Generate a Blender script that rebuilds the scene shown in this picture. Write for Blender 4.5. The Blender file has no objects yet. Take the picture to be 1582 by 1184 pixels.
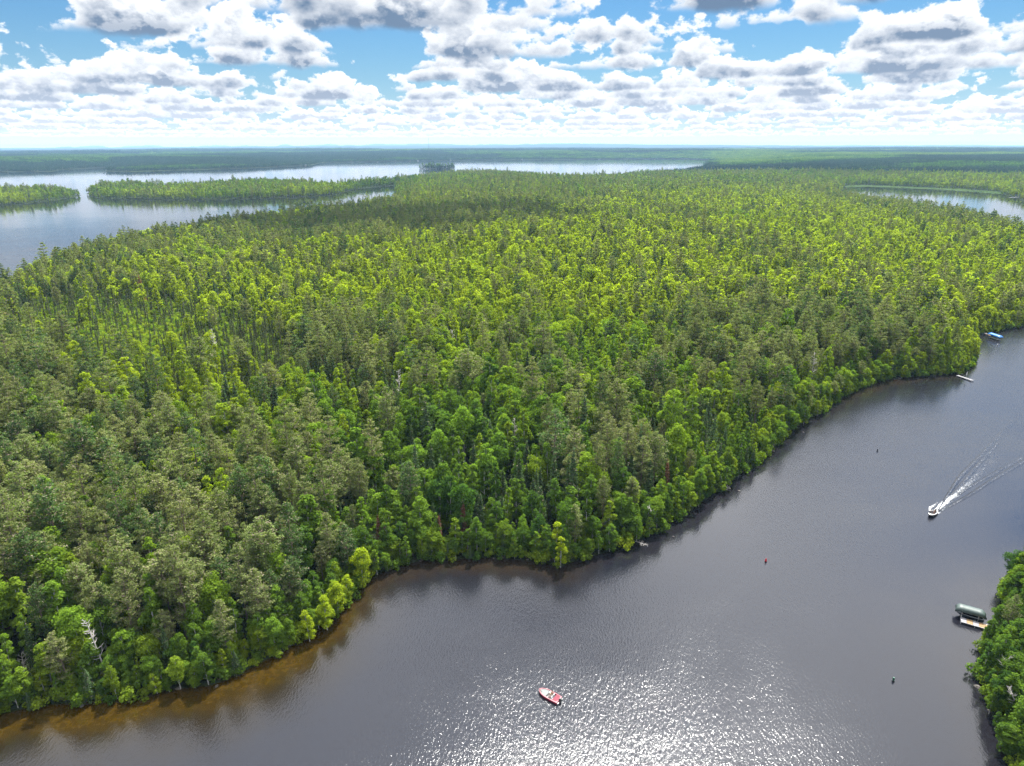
import bpy, math, random
import numpy as np
from mathutils import Vector, Matrix, Euler

random.seed(11)
RNG = np.random.default_rng(11)
sc = bpy.context.scene
COL = sc.collection

# ------------------------------------------------------------------ camera
IW, IH, FPX = 1582.0, 1184.0, 1069.0
CAM_H = 105.0
HORIZON = 226.0
PITCH = math.atan((IH / 2 - HORIZON) / FPX)
ROLL = math.radians(0.15)
cam_pos = np.array([0.0, 0.0, CAM_H])
fwd = np.array([0, math.cos(PITCH), -math.sin(PITCH)])
up0 = np.array([0, math.sin(PITCH), math.cos(PITCH)])
rt0 = np.array([1.0, 0, 0])
up = up0 * math.cos(ROLL) + rt0 * math.sin(ROLL)
rt = rt0 * math.cos(ROLL) - up0 * math.sin(ROLL)
cam_data = bpy.data.cameras.new('camera')
cam = bpy.data.objects.new('camera', cam_data)
COL.objects.link(cam)
cam_data.sensor_width = 36.0
cam_data.lens = 36.0 * FPX / IW
cam_data.clip_start = 1.0
cam_data.clip_end = 200000.0
M = Matrix(((rt[0], up[0], -fwd[0], 0), (rt[1], up[1], -fwd[1], 0), (rt[2], up[2], -fwd[2], CAM_H), (0, 0, 0, 1)))
cam.matrix_world = M
sc.camera = cam

# ------------------------------------------------------------------ sun, sky
SUN_EL = math.radians(58.5)
SUN_AZ = math.radians(17.0)          # clockwise from +Y
SUN_STRENGTH = 5.0
SKY_GAIN = 0.80       # the sky colours below were set for an exposure of 0.9
EXPOSURE = 1.33
sc.view_settings.view_transform = 'Standard'
sc.view_settings.look = 'None'
sc.view_settings.gamma = 1.0
sc.view_settings.exposure = EXPOSURE
sd_ = bpy.data.lights.new('sun', 'SUN')
sd_.energy = SUN_STRENGTH
sd_.angle = math.radians(0.53)
sd_.color = (1.0, 0.96, 0.89)
sun = bpy.data.objects.new('sun', sd_)
COL.objects.link(sun)
sun_dir = Vector((math.sin(SUN_AZ) * math.cos(SUN_EL), math.cos(SUN_AZ) * math.cos(SUN_EL), math.sin(SUN_EL)))
sun.rotation_euler = sun_dir.to_track_quat('Z', 'Y').to_euler()


class NT:
    """small helper for building node trees"""
    def __init__(self, tree):
        self.t = tree
        tree.nodes.clear()

    def n(self, typ, inputs=None, **props):
        nd = self.t.nodes.new(typ)
        for k, v in props.items():
            setattr(nd, k, v)
        for k, v in (inputs or {}).items():
            self.set(nd, k, v)
        return nd

    def set(self, nd, k, v):
        s = nd.inputs[k]
        if isinstance(v, bpy.types.NodeSocket):
            self.t.links.new(v, s)
        elif isinstance(v, bpy.types.Node):
            self.t.links.new(v.outputs[0], s)
        else:
            s.default_value = v

    def m(self, op, a, b=None, c=None, clamp=False):
        nd = self.t.nodes.new('ShaderNodeMath')
        nd.operation = op
        nd.use_clamp = clamp
        for i, v in enumerate((a, b, c)):
            if v is not None:
                self.set(nd, i, v)
        return nd.outputs[0]

    def mix(self, f, a, b, blend='MIX'):
        nd = self.t.nodes.new('ShaderNodeMix')
        nd.data_type = 'RGBA'
        nd.blend_type = blend
        self.set(nd, 0, f)
        self.set(nd, 6, a)
        self.set(nd, 7, b)
        return nd.outputs[2]

    def ss(self, v, a, b):
        nd = self.t.nodes.new('ShaderNodeMapRange')
        nd.interpolation_type = 'SMOOTHSTEP'
        self.set(nd, 0, v)
        self.set(nd, 1, a)
        self.set(nd, 2, b)
        return nd.outputs[0]

    def lin(self, v, a, b, c=0.0, d=1.0):
        nd = self.t.nodes.new('ShaderNodeMapRange')
        for i, q in enumerate((v, a, b, c, d)):
            self.set(nd, i, q)
        return nd.outputs[0]


def build_world():
    w = bpy.data.worlds.new('World')
    sc.world = w
    w.use_nodes = True
    g = NT(w.node_tree)
    sky = g.n('ShaderNodeTexSky', sky_type='NISHITA', sun_disc=False, sun_elevation=SUN_EL,
              sun_rotation=SUN_AZ, altitude=200.0, air_density=1.2, dust_density=0.6, ozone_density=1.5)
    tc = g.n('ShaderNodeTexCoord')
    sep = g.n('ShaderNodeSeparateXYZ', {0: tc.outputs['Generated']})
    X, Y, Z = sep.outputs
    zc = g.m('MAXIMUM', Z, 0.006)
    skyc = g.n('ShaderNodeVectorMath', {0: sky.outputs[0], 3: 0.055}, operation='SCALE').outputs[0]
    # thicker blue of a clear summer sky
    skyc = g.mix(1.0, skyc, (0.30, 0.62, 0.92, 1), 'MULTIPLY')
    TH = g.m('ARCTAN2', X, Y)
    E = g.m('DIVIDE', Z, g.m('SQRT', g.m('MAXIMUM', g.m('ADD', g.m('MULTIPLY', X, X), g.m('MULTIPLY', Y, Y)), 1e-4)))
    E = g.m('MAXIMUM', E, 0.0)
    skyc = g.mix(g.m('EXPONENT', g.m('MULTIPLY', E, -17.0)), skyc, (0.33, 0.44, 0.53, 1))
    # overhead: the same deck of cumulus seen from below
    inv = g.m('DIVIDE', 1.0, g.m('MAXIMUM', Z, 0.12))
    P = g.n('ShaderNodeCombineXYZ', {0: g.m('MULTIPLY', X, inv), 1: g.m('MULTIPLY', Y, inv), 2: 2.2}).outputs[0]
    nz = g.n('ShaderNodeTexNoise', {'Vector': P, 'Scale': 0.9, 'Detail': 5.0, 'Roughness': 0.55}).outputs[0]
    over = g.m('MULTIPLY', g.ss(nz, 0.41, 0.50), g.ss(E, 0.20, 0.26))
    col = g.mix(over, skyc, g.mix(g.ss(nz, 0.54, 0.70), (0.66, 0.665, 0.68, 1), (0.42, 0.45, 0.50, 1)))
    # clouds towards the sun glow with its light coming through them
    dt = g.n('ShaderNodeVectorMath', {0: tc.outputs['Generated'], 1: tuple(sun_dir)}, operation='DOT_PRODUCT').outputs['Value']
    glow = g.m('MULTIPLY', g.m('EXPONENT', g.m('MULTIPLY', g.m('SUBTRACT', 1.0, dt), -2.6)), g.ss(E, 0.20, 0.42))
    col = g.n('ShaderNodeVectorMath', {0: col, 3: g.m('MULTIPLY_ADD', glow, 2.7, 1.0)}, operation='SCALE').outputs[0]

    def bank(col, j):
        """one bank of cumulus with flat bases and heaped heads, laid over what is behind it"""
        r, cover, spots = CLOUD_ROWS[j]
        cover -= 0.02 if 6.5 < r < 15 else 0.0
        hg = g.m('MULTIPLY_ADD', E, r, -1.0)
        px_ = g.m('MULTIPLY', TH, r)
        P = g.n('ShaderNodeCombineXYZ', {0: px_, 1: g.m('MULTIPLY', hg, 1.35), 2: j * 5.37 + 1.3}).outputs[0]
        sc1 = 1.6 if r < 12 else 1.3
        nz = g.n('ShaderNodeTexNoise', {'Vector': P, 'Scale': sc1, 'Detail': 6.0, 'Roughness': 0.50, 'Lacunarity': 2.25}).outputs[0]
        P2 = g.n('ShaderNodeVectorMath', {0: P, 1: (0.025, 0.085, 0.0)}, operation='ADD').outputs[0]
        nz2 = g.n('ShaderNodeTexNoise', {'Vector': P2, 'Scale': sc1, 'Detail': 4.0, 'Roughness': 0.50, 'Lacunarity': 2.25}).outputs[0]
        bias = cover
        for (px, wd, wt) in spots:
            d = (px - IW / 2) * rt + FPX * fwd + (IH / 2 - 100) * up
            t0 = math.atan2(d[0], d[1])
            q = g.m('POWER', g.m('ABSOLUTE', g.m('MULTIPLY', g.m('SUBTRACT', TH, t0), FPX / wd)), 2.0)
            bias = g.m('MULTIPLY_ADD', g.m('EXPONENT', g.m('MULTIPLY', q, -1.0)), wt, bias)
        hpos = g.m('MAXIMUM', hg, 0.0)
        thr = g.m('MULTIPLY_ADD', g.m('POWER', hpos, 1.3), 0.55, 0.50)
        nv = g.m('SUBTRACT', g.m('ADD', nz, bias), thr)
        base = g.ss(g.m('MULTIPLY_ADD', g.m('SUBTRACT', nz2, 0.5), 0.25, hg), -0.05, 0.03)
        a = g.m('MULTIPLY', g.ss(nv, -0.006, 0.045), base)
        relief = g.lin(g.m('SUBTRACT', nz, nz2), -0.05, 0.05, 0.0, 1.0)
        body = g.lin(nv, 0.0, 0.20)
        low = g.m('SUBTRACT', 1.0, g.ss(hg, 0.02, 0.26))
        shd = g.m('ADD', g.m('MULTIPLY', low, 0.62), g.m('MULTIPLY', g.m('SUBTRACT', 1.0, relief), 0.55))
        shd = g.m('MULTIPLY', shd, g.m('MULTIPLY_ADD', body, 1.05, 0.12), clamp=True)
        air = min(0.8, max(0.0, (r - 6) / 26.0))
        sh = (0.085 + 0.28 * air, 0.130 + 0.27 * air, 0.20 + 0.26 * air, 1)
        c = g.mix(shd, (0.63, 0.635, 0.64, 1), sh)
        return g.mix(a, col, c)

    # whitening air towards the horizon
    fade = g.m('MULTIPLY', g.m('EXPONENT', g.m('MULTIPLY', E, -60.0)), 0.88)
    AIR = (0.66, 0.58, 0.53, 1)

    def zone(rows, first):
        c = first
        for j in reversed(range(len(CLOUD_ROWS))):
            if rows[0] <= CLOUD_ROWS[j][0] <= rows[1]:
                c = bank(c, j)
        return g.n('ShaderNodeBackground', {0: g.mix(fade, c, AIR), 1: 1.0}).outputs[0]

    # each height of the sky only works out the banks that reach into it
    high = g.n('ShaderNodeBackground', {0: col, 1: 1.0}).outputs[0]
    z3, z2, z1 = zone((4.0, 12.5), col), zone((7.0, 30.0), skyc), zone((16.0, 100.0), skyc)
    air0 = g.n('ShaderNodeBackground', {0: AIR, 1: 1.0}).outputs[0]
    bg = air0
    for nd in list(w.node_tree.nodes):
        if nd.type == 'BACKGROUND':
            nd.inputs[1].default_value = SKY_GAIN
    for lim, sh_ in ((0.0005, z1), (0.050, z2), (0.130, z3), (0.30, high)):
        bg = g.n('ShaderNodeMixShader', {0: g.m('GREATER_THAN', E, lim), 1: bg, 2: sh_}).outputs[0]
    g.n('ShaderNodeOutputWorld', {0: bg})
    w.cycles.sampling_method = 'MANUAL'
    w.cycles.sample_map_resolution = 1024


CLOUD_ROWS = [
    # distance of the bank (in heights of the cloud base), cover, [(photo column, half width, weight)]
    (5.2, 0.00, [(640, 150, 0.05), (1330, 200, 0.08), (60, 200, -0.2), (880, 90, 0.05)]),
    (6.1, -0.01, [(1110, 75, 0.18), (640, 120, 0.05), (1400, 130, 0.12), (60, 120, -0.25), (360, 50, 0.08), (1560, 60, 0.08), (1240, 60, -0.05)]),
    (6.9, -0.04, [(630, 170, 0.28), (1240, 110, 0.10), (30, 130, -0.2), (900, 90, 0.06), (1550, 60, -0.2), (400, 60, -0.1)]),
    (7.8, -0.05, [(200, 100, 0.30), (380, 50, 0.05), (560, 70, -0.2), (20, 60, -0.2), (880, 120, 0.20), (1240, 90, -0.2), (1560, 60, -0.2)]),
    (8.7, -0.02, [(400, 100, 0.26), (60, 140, -0.2), (580, 60, -0.2), (1435, 90, 0.28), (1040, 110, 0.14), (1240, 80, -0.2), (720, 80, 0.14)]),
    (10.2, 0.02, [(410, 160, 0.18), (110, 140, -0.16), (590, 50, -0.14), (700, 60, 0.10), (1000, 120, 0.10), (1260, 90, -0.10), (1500, 100, 0.08)]),
    (12.0, 0.04, [(40, 60, 0.12), (200, 60, 0.03), (700, 80, 0.14), (590, 50, -0.1), (1100, 150, 0.08), (1420, 130, 0.08), (300, 80, -0.06)]),
    (14.0, 0.06, [(190, 70, 0.14), (590, 40, -0.08), (1000, 400, 0.03)]),
    (16.5, 0.08, []), (19.5, 0.10, []), (23.5, 0.12, []), (29.0, 0.13, []), (37.0, 0.14, []), (48.0, 0.14, []), (66.0, 0.15, []), (90.0, 0.15, []),
]
build_world()

cy = sc.cycles
cy.max_bounces = 6
cy.diffuse_bounces = 3
cy.glossy_bounces = 2
cy.transmission_bounces = 2
cy.transparent_max_bounces = 6
cy.volume_bounces = 0
cy.caustics_reflective = False
cy.caustics_refractive = False
cy.use_denoising = True
cy.denoiser = 'OPENIMAGEDENOISE'
cy.denoising_input_passes = 'RGB_ALBEDO_NORMAL'
cy.denoising_prefilter = 'NONE'
cy.use_adaptive_sampling = True
cy.adaptive_threshold = 0.01


# ------------------------------------------------------------------ projection helpers
def ground(px, py, z=0.0):
    """point at height z seen at a photo position (used to trace shorelines onto the ground)"""
    d = (px - IW / 2) * rt + (IH / 2 - py) * up + FPX * fwd
    if d[2] > -1e-4 * FPX:
        d[2] = -1e-4 * FPX
    t = (z - CAM_H) / d[2]
    p = cam_pos + d * t
    return np.array([p[0], p[1]])


def project(x, y, z):
    v = np.stack([np.asarray(x, float), np.asarray(y, float), np.asarray(z, float) - CAM_H], -1)
    f = v @ fwd
    f = np.where(f < 1.0, 1.0, f)
    return IW / 2 + FPX * (v @ rt) / f, IH / 2 - FPX * (v @ up) / f, v @ fwd


# ------------------------------------------------------------------ noise in numpy
def _hash(ix, iy, seed):
    h = (ix.astype(np.int64) * 374761393 + iy.astype(np.int64) * 668265263 + seed * 144665) & 0xFFFFFFFF
    h = ((h ^ (h >> 13)) * 1274126177) & 0xFFFFFFFF
    return ((h ^ (h >> 16)) & 0xFFFF) / 65535.0


def vnoise(x, y, seed=0):
    ix, iy = np.floor(x), np.floor(y)
    fx, fy = x - ix, y - iy
    fx = fx * fx * (3 - 2 * fx)
    fy = fy * fy * (3 - 2 * fy)
    a = _hash(ix, iy, seed)
    b = _hash(ix + 1, iy, seed)
    c = _hash(ix, iy + 1, seed)
    d = _hash(ix + 1, iy + 1, seed)
    return (a * (1 - fx) + b * fx) * (1 - fy) + (c * (1 - fx) + d * fx) * fy


def fbm(x, y, scale, seed=0, octs=4):
    s, amp, tot = 0.0, 1.0, 0.0
    for k in range(octs):
        s = s + amp * vnoise(x / scale * 2 ** k + 17.3 * k, y / scale * 2 ** k - 9.1 * k, seed + k)
        tot += amp
        amp *= 0.5
    return s / tot


def sstep(v, a, b):
    t = np.clip((v - a) / (b - a), 0, 1)
    return t * t * (3 - 2 * t)


# ------------------------------------------------------------------ shorelines (photo positions, height)
CH = 21.5   # canopy height used where trees hide the shore
W_RIVER = [(-700, 1500, 0), (-200, 1190, 0), (0, 1103, 0), (60, 1088, 0), (130, 1083, 0), (200, 1077, 0), (270, 1064, 0), (330, 1058, 0),
           (380, 1036, 0), (430, 1010, 0), (480, 980, 0), (520, 944, 0), (556, 902, 0), (600, 880, 0), (650, 866, 0), (700, 864, 0),
           (760, 861, 0), (820, 866, 0), (866, 876, 0), (900, 862, 0), (960, 846, 0), (1010, 823, 0), (1060, 794, 0), (1110, 760, 0),
           (1150, 730, 0), (1190, 695, 0), (1230, 661, 0), (1270, 636, 0), (1310, 611, 0), (1345, 594, 0), (1390, 584, 0),
           (1440, 580, 0), (1480, 577, 0), (1498, 566, 0), (1505, 545, 0), (1503, 528, 0), (1512, 516, 0), (1540, 512, 0), (1582, 505, 0),
           (1700, 492, 0), (1900, 480, 0), (2600, 500, 0), (2600, 640, 0), (2000, 700, 0), (1760, 780, 0), (1640, 840, 0),
           (1590, 868, 0), (1562, 895, 0), (1553, 925, 0), (1551, 960, 0), (1538, 982, 0), (1524, 1005, 0), (1518, 1035, 0), (1524, 1065, 0),
           (1534, 1100, 0), (1552, 1140, 0), (1568, 1184, 0), (1600, 1300, 0), (1620, 1800, 0), (-700, 1800, 0)]
W_CHANNEL = [(-900, 700, CH), (-200, 480, CH), (0, 408, CH), (50, 390, CH), (100, 374, CH), (150, 366, CH), (200, 353, CH), (250, 347, CH), (300, 337, CH),
             (350, 327, CH), (400, 317, 25), (450, 311, 26), (500, 306, 27), (560, 298, 28), (612, 292, 28),
             (608, 287, 0), (580, 289, 0), (545, 294, 0), (525, 300, 0), (480, 304, 0), (420, 307, 0), (330, 309, 0), (240, 309, 0), (185, 308, 0), (150, 306, 0), (136, 303, 0),
             (133, 297, 0), (126, 297, 0), (124, 303, 0), (95, 309, 0), (40, 315, 0), (0, 318, 0), (-200, 335, 0), (-900, 420, 0)]
W_UPPER = [(-900, 330, CH), (-200, 300, CH), (0, 291, 13), (60, 291, 13), (100, 292, 13), (124, 293, 13), (150, 286, 14), (170, 282, 15), (205, 280, 16), (260, 283, 18),
           (330, 277, CH), (400, 274, CH), (460, 275, CH), (520, 279, CH), (545, 275, CH), (600, 272, CH), (640, 268, CH), (690, 264, CH),
           (750, 261, CH), (800, 263, CH), (850, 267, CH), (880, 268, CH), (940, 268, CH), (1000, 262, CH), (1060, 258, CH), (1085, 254, CH),
           (1100, 247.5, 0), (1060, 246, 0), (1000, 246, 0), (900, 246.5, 0), (760, 247.5, 0), (680, 248.5, 0), (600, 250, 0), (500, 251.5, 0),
           (478, 256, 0), (400, 260, 0), (300, 263, 0), (200, 266, 0), (164, 265, 0), (170, 259.5, 0), (150, 260, 0), (95, 263, 0), (80, 266, 0), (45, 266, 0), (0, 266, 0),
           (-200, 276, 0), (-900, 300, 0)]
W_RIGHT = [(1300, 290, 0), (1345, 288.5, 0), (1400, 291, 0), (1460, 293.5, 0), (1510, 297, 0), (1545, 300, 0), (1560, 303, 0), (1576, 306, 0), (1580, 312, 0), (1640, 316, 0), (1800, 330, 0),
           (2200, 380, CH), (1700, 378, CH), (1640, 357, CH), (1582, 336, CH), (1540, 327, CH), (1480, 316, CH), (1400, 305, CH), (1340, 298, CH), (1300, 293, CH)]


def densify(pl):
    pts = np.array([ground(a, b, c) for a, b, c in pl])
    out = []
    for i in range(len(pts)):
        p, q = pts[i], pts[(i + 1) % len(pts)]
        L = np.hypot(*(q - p))
        n = int(np.clip(L / 25.0, 1, 14))
        for k in range(n):
            out.append(p + (q - p) * k / n)
    out = np.array(out)
    d = np.hypot(out[:, 0], out[:, 1])
    a = np.clip(d * 0.006, 0.6, 14.0)
    jx = (fbm(out[:, 0], out[:, 1], 34.0, 5) - 0.5) * 2
    jy = (fbm(out[:, 0], out[:, 1], 34.0, 9) - 0.5) * 2
    out[:, 0] += jx * a
    out[:, 1] += jy * a
    return out


WATERS = [densify(w) for w in (W_RIVER, W_CHANNEL, W_UPPER, W_RIGHT)]
ISLETS = [(ground(676, 261), 90.0, 45.0, 0.0)]          # wooded islet in the upper lake


def poly_sd(P, x, y):
    """signed distance to a polygon, positive inside"""
    inside = np.zeros(x.shape, bool)
    best = np.full(x.shape, 1e12)
    n = len(P)
    for i in range(n):
        ax, ay = P[i]
        bx, by = P[(i + 1) % n]
        ex, ey = bx - ax, by - ay
        wx, wy = x - ax, y - ay
        t = np.clip((wx * ex + wy * ey) / (ex * ex + ey * ey + 1e-9), 0, 1)
        dx, dy = wx - ex * t, wy - ey * t
        best = np.minimum(best, dx * dx + dy * dy)
        if ay != by:
            c = ((ay > y) != (by > y)) & (x < (bx - ax) * (y - ay) / (by - ay) + ax)
            inside ^= c
    d = np.sqrt(best)
    return np.where(inside, d, -d)


def land_sd(x, y):
    """distance to the shore, positive on land"""
    s = np.full(x.shape, 1e12)
    for P in WATERS:
        s = np.minimum(s, -poly_sd(P, x, y))
    for (c, a, b, r) in ISLETS:
        dx, dy = x - c[0], y - c[1]
        s = np.maximum(s, (1 - np.sqrt((dx / a) ** 2 + (dy / b) ** 2)) * b)
    return s


def height(x, y, s=None):
    if s is None:
        s = land_sd(x, y)
    r = np.hypot(x, y)
    h = np.clip(s * 0.22, -3.0, 1.3)
    inl = sstep(s, 4, 260) * (0.35 + 0.65 * sstep(s, 100, 500))
    h = h + inl * (fbm(x, y, 330.0, 3) - 0.25) * 24.0
    far = sstep(r, 3600, 9000)
    h = h + inl * far * (fbm(x, y, 2600.0, 21) - 0.28) * 50.0
    h = h + sstep(s, 30, 800) * sstep(r, 2900, 4200) * (8 + 30 * fbm(x, y, 1500.0, 91))
    # low ridges on the skyline
    az = np.arctan2(x, y)
    prof = 0.25 + 0.75 * np.exp(-((az - 0.0) / 0.42) ** 2)
    rid = sstep(r, 15000, 24000)
    h = h + rid * prof * (30 + 110 * fbm(x, y, 9000.0, 31, 3))
    lump = fbm(az * 60, r / 20000, 1.0, 77, 3)
    h = h + sstep(r, 26000, 31000) * (sstep(lump, 0.35, 0.75) * 80) * np.where(az < 0.1, 1.0, 0.25) * np.where(az < -0.58, 0.1, 1.0)
    h = np.minimum(h, 205.0)
    return np.where(s > 0, np.maximum(h, 0.02), h)


# ------------------------------------------------------------------ materials
def new_mat(name):
    m = bpy.data.materials.new(name)
    m.use_nodes = True
    return m, NT(m.node_tree)


def simple_mat(name, col, rough=0.6, metal=0.0, vary=0.12, scale=3.0, bump=0.0):
    m, g = new_mat(name)
    tc = g.n('ShaderNodeTexCoord')
    nz = g.n('ShaderNodeTexNoise', {'Vector': tc.outputs['Object'], 'Scale': scale, 'Detail': 3.0})
    f = g.lin(nz.outputs[0], 0.3, 0.7, 1 - vary, 1 + vary)
    c = g.n('ShaderNodeVectorMath', {0: col[:3], 3: f}, operation='SCALE').outputs[0]
    b = g.n('ShaderNodeBsdfPrincipled', {'Base Color': c, 'Roughness': rough, 'Metallic': metal})
    if bump:
        bp = g.n('ShaderNodeBump', {'Height': nz.outputs[0], 'Strength': bump})
        g.set(b, 'Normal', bp.outputs[0])
    g.n('ShaderNodeOutputMaterial', {0: b.outputs[0]})
    return m


def leaf_mat(name, default, transl=0.35, grey=(0.20, 0.17, 0.125), grey_amt=0.0):
    m, g = new_mat(name)
    at = g.n('ShaderNodeAttribute', attribute_type='INSTANCER', attribute_name='tint')
    geo = g.n('ShaderNodeNewGeometry')
    oi = g.n('ShaderNodeObjectInfo')
    base = at.outputs['Vector']
    r = geo.outputs['Random Per Island']
    v = g.lin(r, 0, 1, 0.62, 1.42)
    v2 = g.lin(oi.outputs['Random'], 0, 1, 0.82, 1.18)
    c = g.n('ShaderNodeVectorMath', {0: base, 3: g.m('MULTIPLY', v, v2)}, operation='SCALE').outputs[0]
    if grey_amt > 0:
        gsel = g.m('LESS_THAN', g.m('FRACT', g.m('MULTIPLY', r, 37.7)), grey_amt)
        c = g.mix(gsel, c, (*grey, 1))
    df = g.n('ShaderNodeBsdfDiffuse', {0: c})
    ct = g.n('ShaderNodeVectorMath', {0: c, 1: (1.7, 1.9, 0.5)}, operation='MULTIPLY').outputs[0]
    tr = g.n('ShaderNodeBsdfTranslucent', {0: ct})
    mx = g.n('ShaderNodeMixShader', {0: transl, 1: df.outputs[0], 2: tr.outputs[0]})
    g.n('ShaderNodeOutputMaterial', {0: mx.outputs[0]})
    return m


MAT_LEAF = leaf_mat('broad_leaves', (0.1, 0.16, 0.03), 0.48)
MAT_NEEDLE = leaf_mat('pine_needles', (0.08, 0.1, 0.04), 0.3, grey_amt=0.12)
MAT_SPRUCE = leaf_mat('spruce_needles', (0.04, 0.07, 0.035), 0.2, grey_amt=0.05)
MAT_BARK = simple_mat('pine_bark', (0.16, 0.12, 0.09), 0.9, vary=0.4, scale=2.0)
MAT_BIRCH = simple_mat('birch_bark', (0.42, 0.40, 0.36), 0.8, vary=0.45, scale=2.5)
MAT_DEADWOOD = simple_mat('weathered_wood', (0.42, 0.39, 0.35), 0.85, vary=0.3, scale=2.0)


# ------------------------------------------------------------------ mesh helpers
class MB:
    def __init__(self):
        self.v, self.f, self.mi = [], [], []

    def add(self, verts, faces, mi=0):
        b = len(self.v)
        self.v.extend([tuple(map(float, p)) for p in verts])
        self.f.extend([tuple(int(i) + b for i in q) for q in faces])
        self.mi.extend([mi] * len(faces))

    def quads(self, C, N, size, mi=0, aspect=1.0, rng=RNG):
        """leaf sized faces: centres C, normals N, edge sizes"""
        n = len(C)
        N = N / (np.linalg.norm(N, axis=1, keepdims=True) + 1e-9)
        R = rng.normal(size=(n, 3))
        U = np.cross(N, R)
        U /= np.linalg.norm(U, axis=1, keepdims=True) + 1e-9
        V = np.cross(N, U)
        s = np.broadcast_to(np.asarray(size, float), (n,))[:, None] * 0.5
        U, V = U * s * aspect, V * s / aspect
        j = lambda: 1 + rng.uniform(-0.35, 0.35, (n, 1))
        P = np.stack([C + U * j() + V * 0.25 * j(), C + V * j() - U * 0.2, C - U * j() - V * 0.2, C - V * j() + U * 0.25], 1).reshape(-1, 3)
        b = len(self.v)
        self.v.extend(map(tuple, P.tolist()))
        self.f.extend([(b + 4 * i, b + 4 * i + 1, b + 4 * i + 2, b + 4 * i + 3) for i in range(n)])
        self.mi.extend([mi] * n)

    def tube(self, pts, rad, seg=6, mi=0, cap=True):
        pts = [np.array(p, float) for p in pts]
        b = len(self.v)
        for i, p in enumerate(pts):
            d = pts[min(i + 1, len(pts) - 1)] - pts[max(i - 1, 0)]
            d = d / (np.linalg.norm(d) + 1e-9)
            a = np.cross(d, [0, 0, 1.0] if abs(d[2]) < 0.9 else [1.0, 0, 0])
            a /= np.linalg.norm(a) + 1e-9
            c = np.cross(d, a)
            for k in range(seg):
                t = 2 * math.pi * k / seg
                self.v.append(tuple(p + rad[i] * (a * math.cos(t) + c * math.sin(t))))
        for i in range(len(pts) - 1):
            for k in range(seg):
                k2 = (k + 1) % seg
                self.f.append((b + i * seg + k, b + i * seg + k2, b + (i + 1) * seg + k2, b + (i + 1) * seg + k))
                self.mi.append(mi)
        if cap:
            self.f.append(tuple(b + k for k in reversed(range(seg))))
            self.mi.append(mi)
            self.f.append(tuple(b + (len(pts) - 1) * seg + k for k in range(seg)))
            self.mi.append(mi)

    def box(self, c, s, mi=0, rot=0.0, taper=1.0):
        x, y, z = s[0] / 2, s[1] / 2, s[2] / 2
        P = []
        for dz, tp in ((-z, 1.0), (z, taper)):
            for dx, dy in ((-x, -y), (x, -y), (x, y), (-x, y)):
                dx, dy = dx * tp, dy * tp
                P.append((c[0] + dx * math.cos(rot) - dy * math.sin(rot), c[1] + dx * math.sin(rot) + dy * math.cos(rot), c[2] + dz))
        self.add(P, [(3, 2, 1, 0), (4, 5, 6, 7), (0, 1, 5, 4), (1, 2, 6, 5), (2, 3, 7, 6), (3, 0, 4, 7)], mi)

    def mesh(self, name, mats, smooth=False):
        me = bpy.data.meshes.new(name)
        me.from_pydata(self.v, [], self.f)
        for m in mats:
            me.materials.append(m)
        me.polygons.foreach_set('material_index', self.mi)
        if smooth:
            me.polygons.foreach_set('use_smooth', [True] * len(me.polygons))
        me.update()
        return me

    def obj(self, name, mats, parent=None, loc=None, smooth=False):
        if not isinstance(mats, (list, tuple)):
            mats = [mats]
        o = bpy.data.objects.new(name, self.mesh(name, mats, smooth))
        COL.objects.link(o)
        if parent is not None:
            o.parent = parent
        if loc is not None:
            o.location = loc
        return o


def merged(*mbs):
    r = MB()
    for k, b in enumerate(mbs):
        base = len(r.v)
        r.v += b.v
        r.f += [tuple(i + base for i in q) for q in b.f]
        r.mi += [k] * len(b.f)
    return r


def empty(name, loc, rz=0.0):
    o = bpy.data.objects.new(name, None)
    o.empty_display_size = 0.5
    COL.objects.link(o)
    o.location = loc
    o.rotation_euler = (0, 0, rz)
    return o


def tag(o, label=None, category=None, group=None, kind=None):
    for k, v in (('label', label), ('category', category), ('group', group), ('kind', kind)):
        if v:
            o[k] = v
    return o


# ------------------------------------------------------------------ tree forms
def ball(n, rng):
    d = rng.normal(size=(n, 3))
    return d / np.linalg.norm(d, axis=1, keepdims=True)


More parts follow.
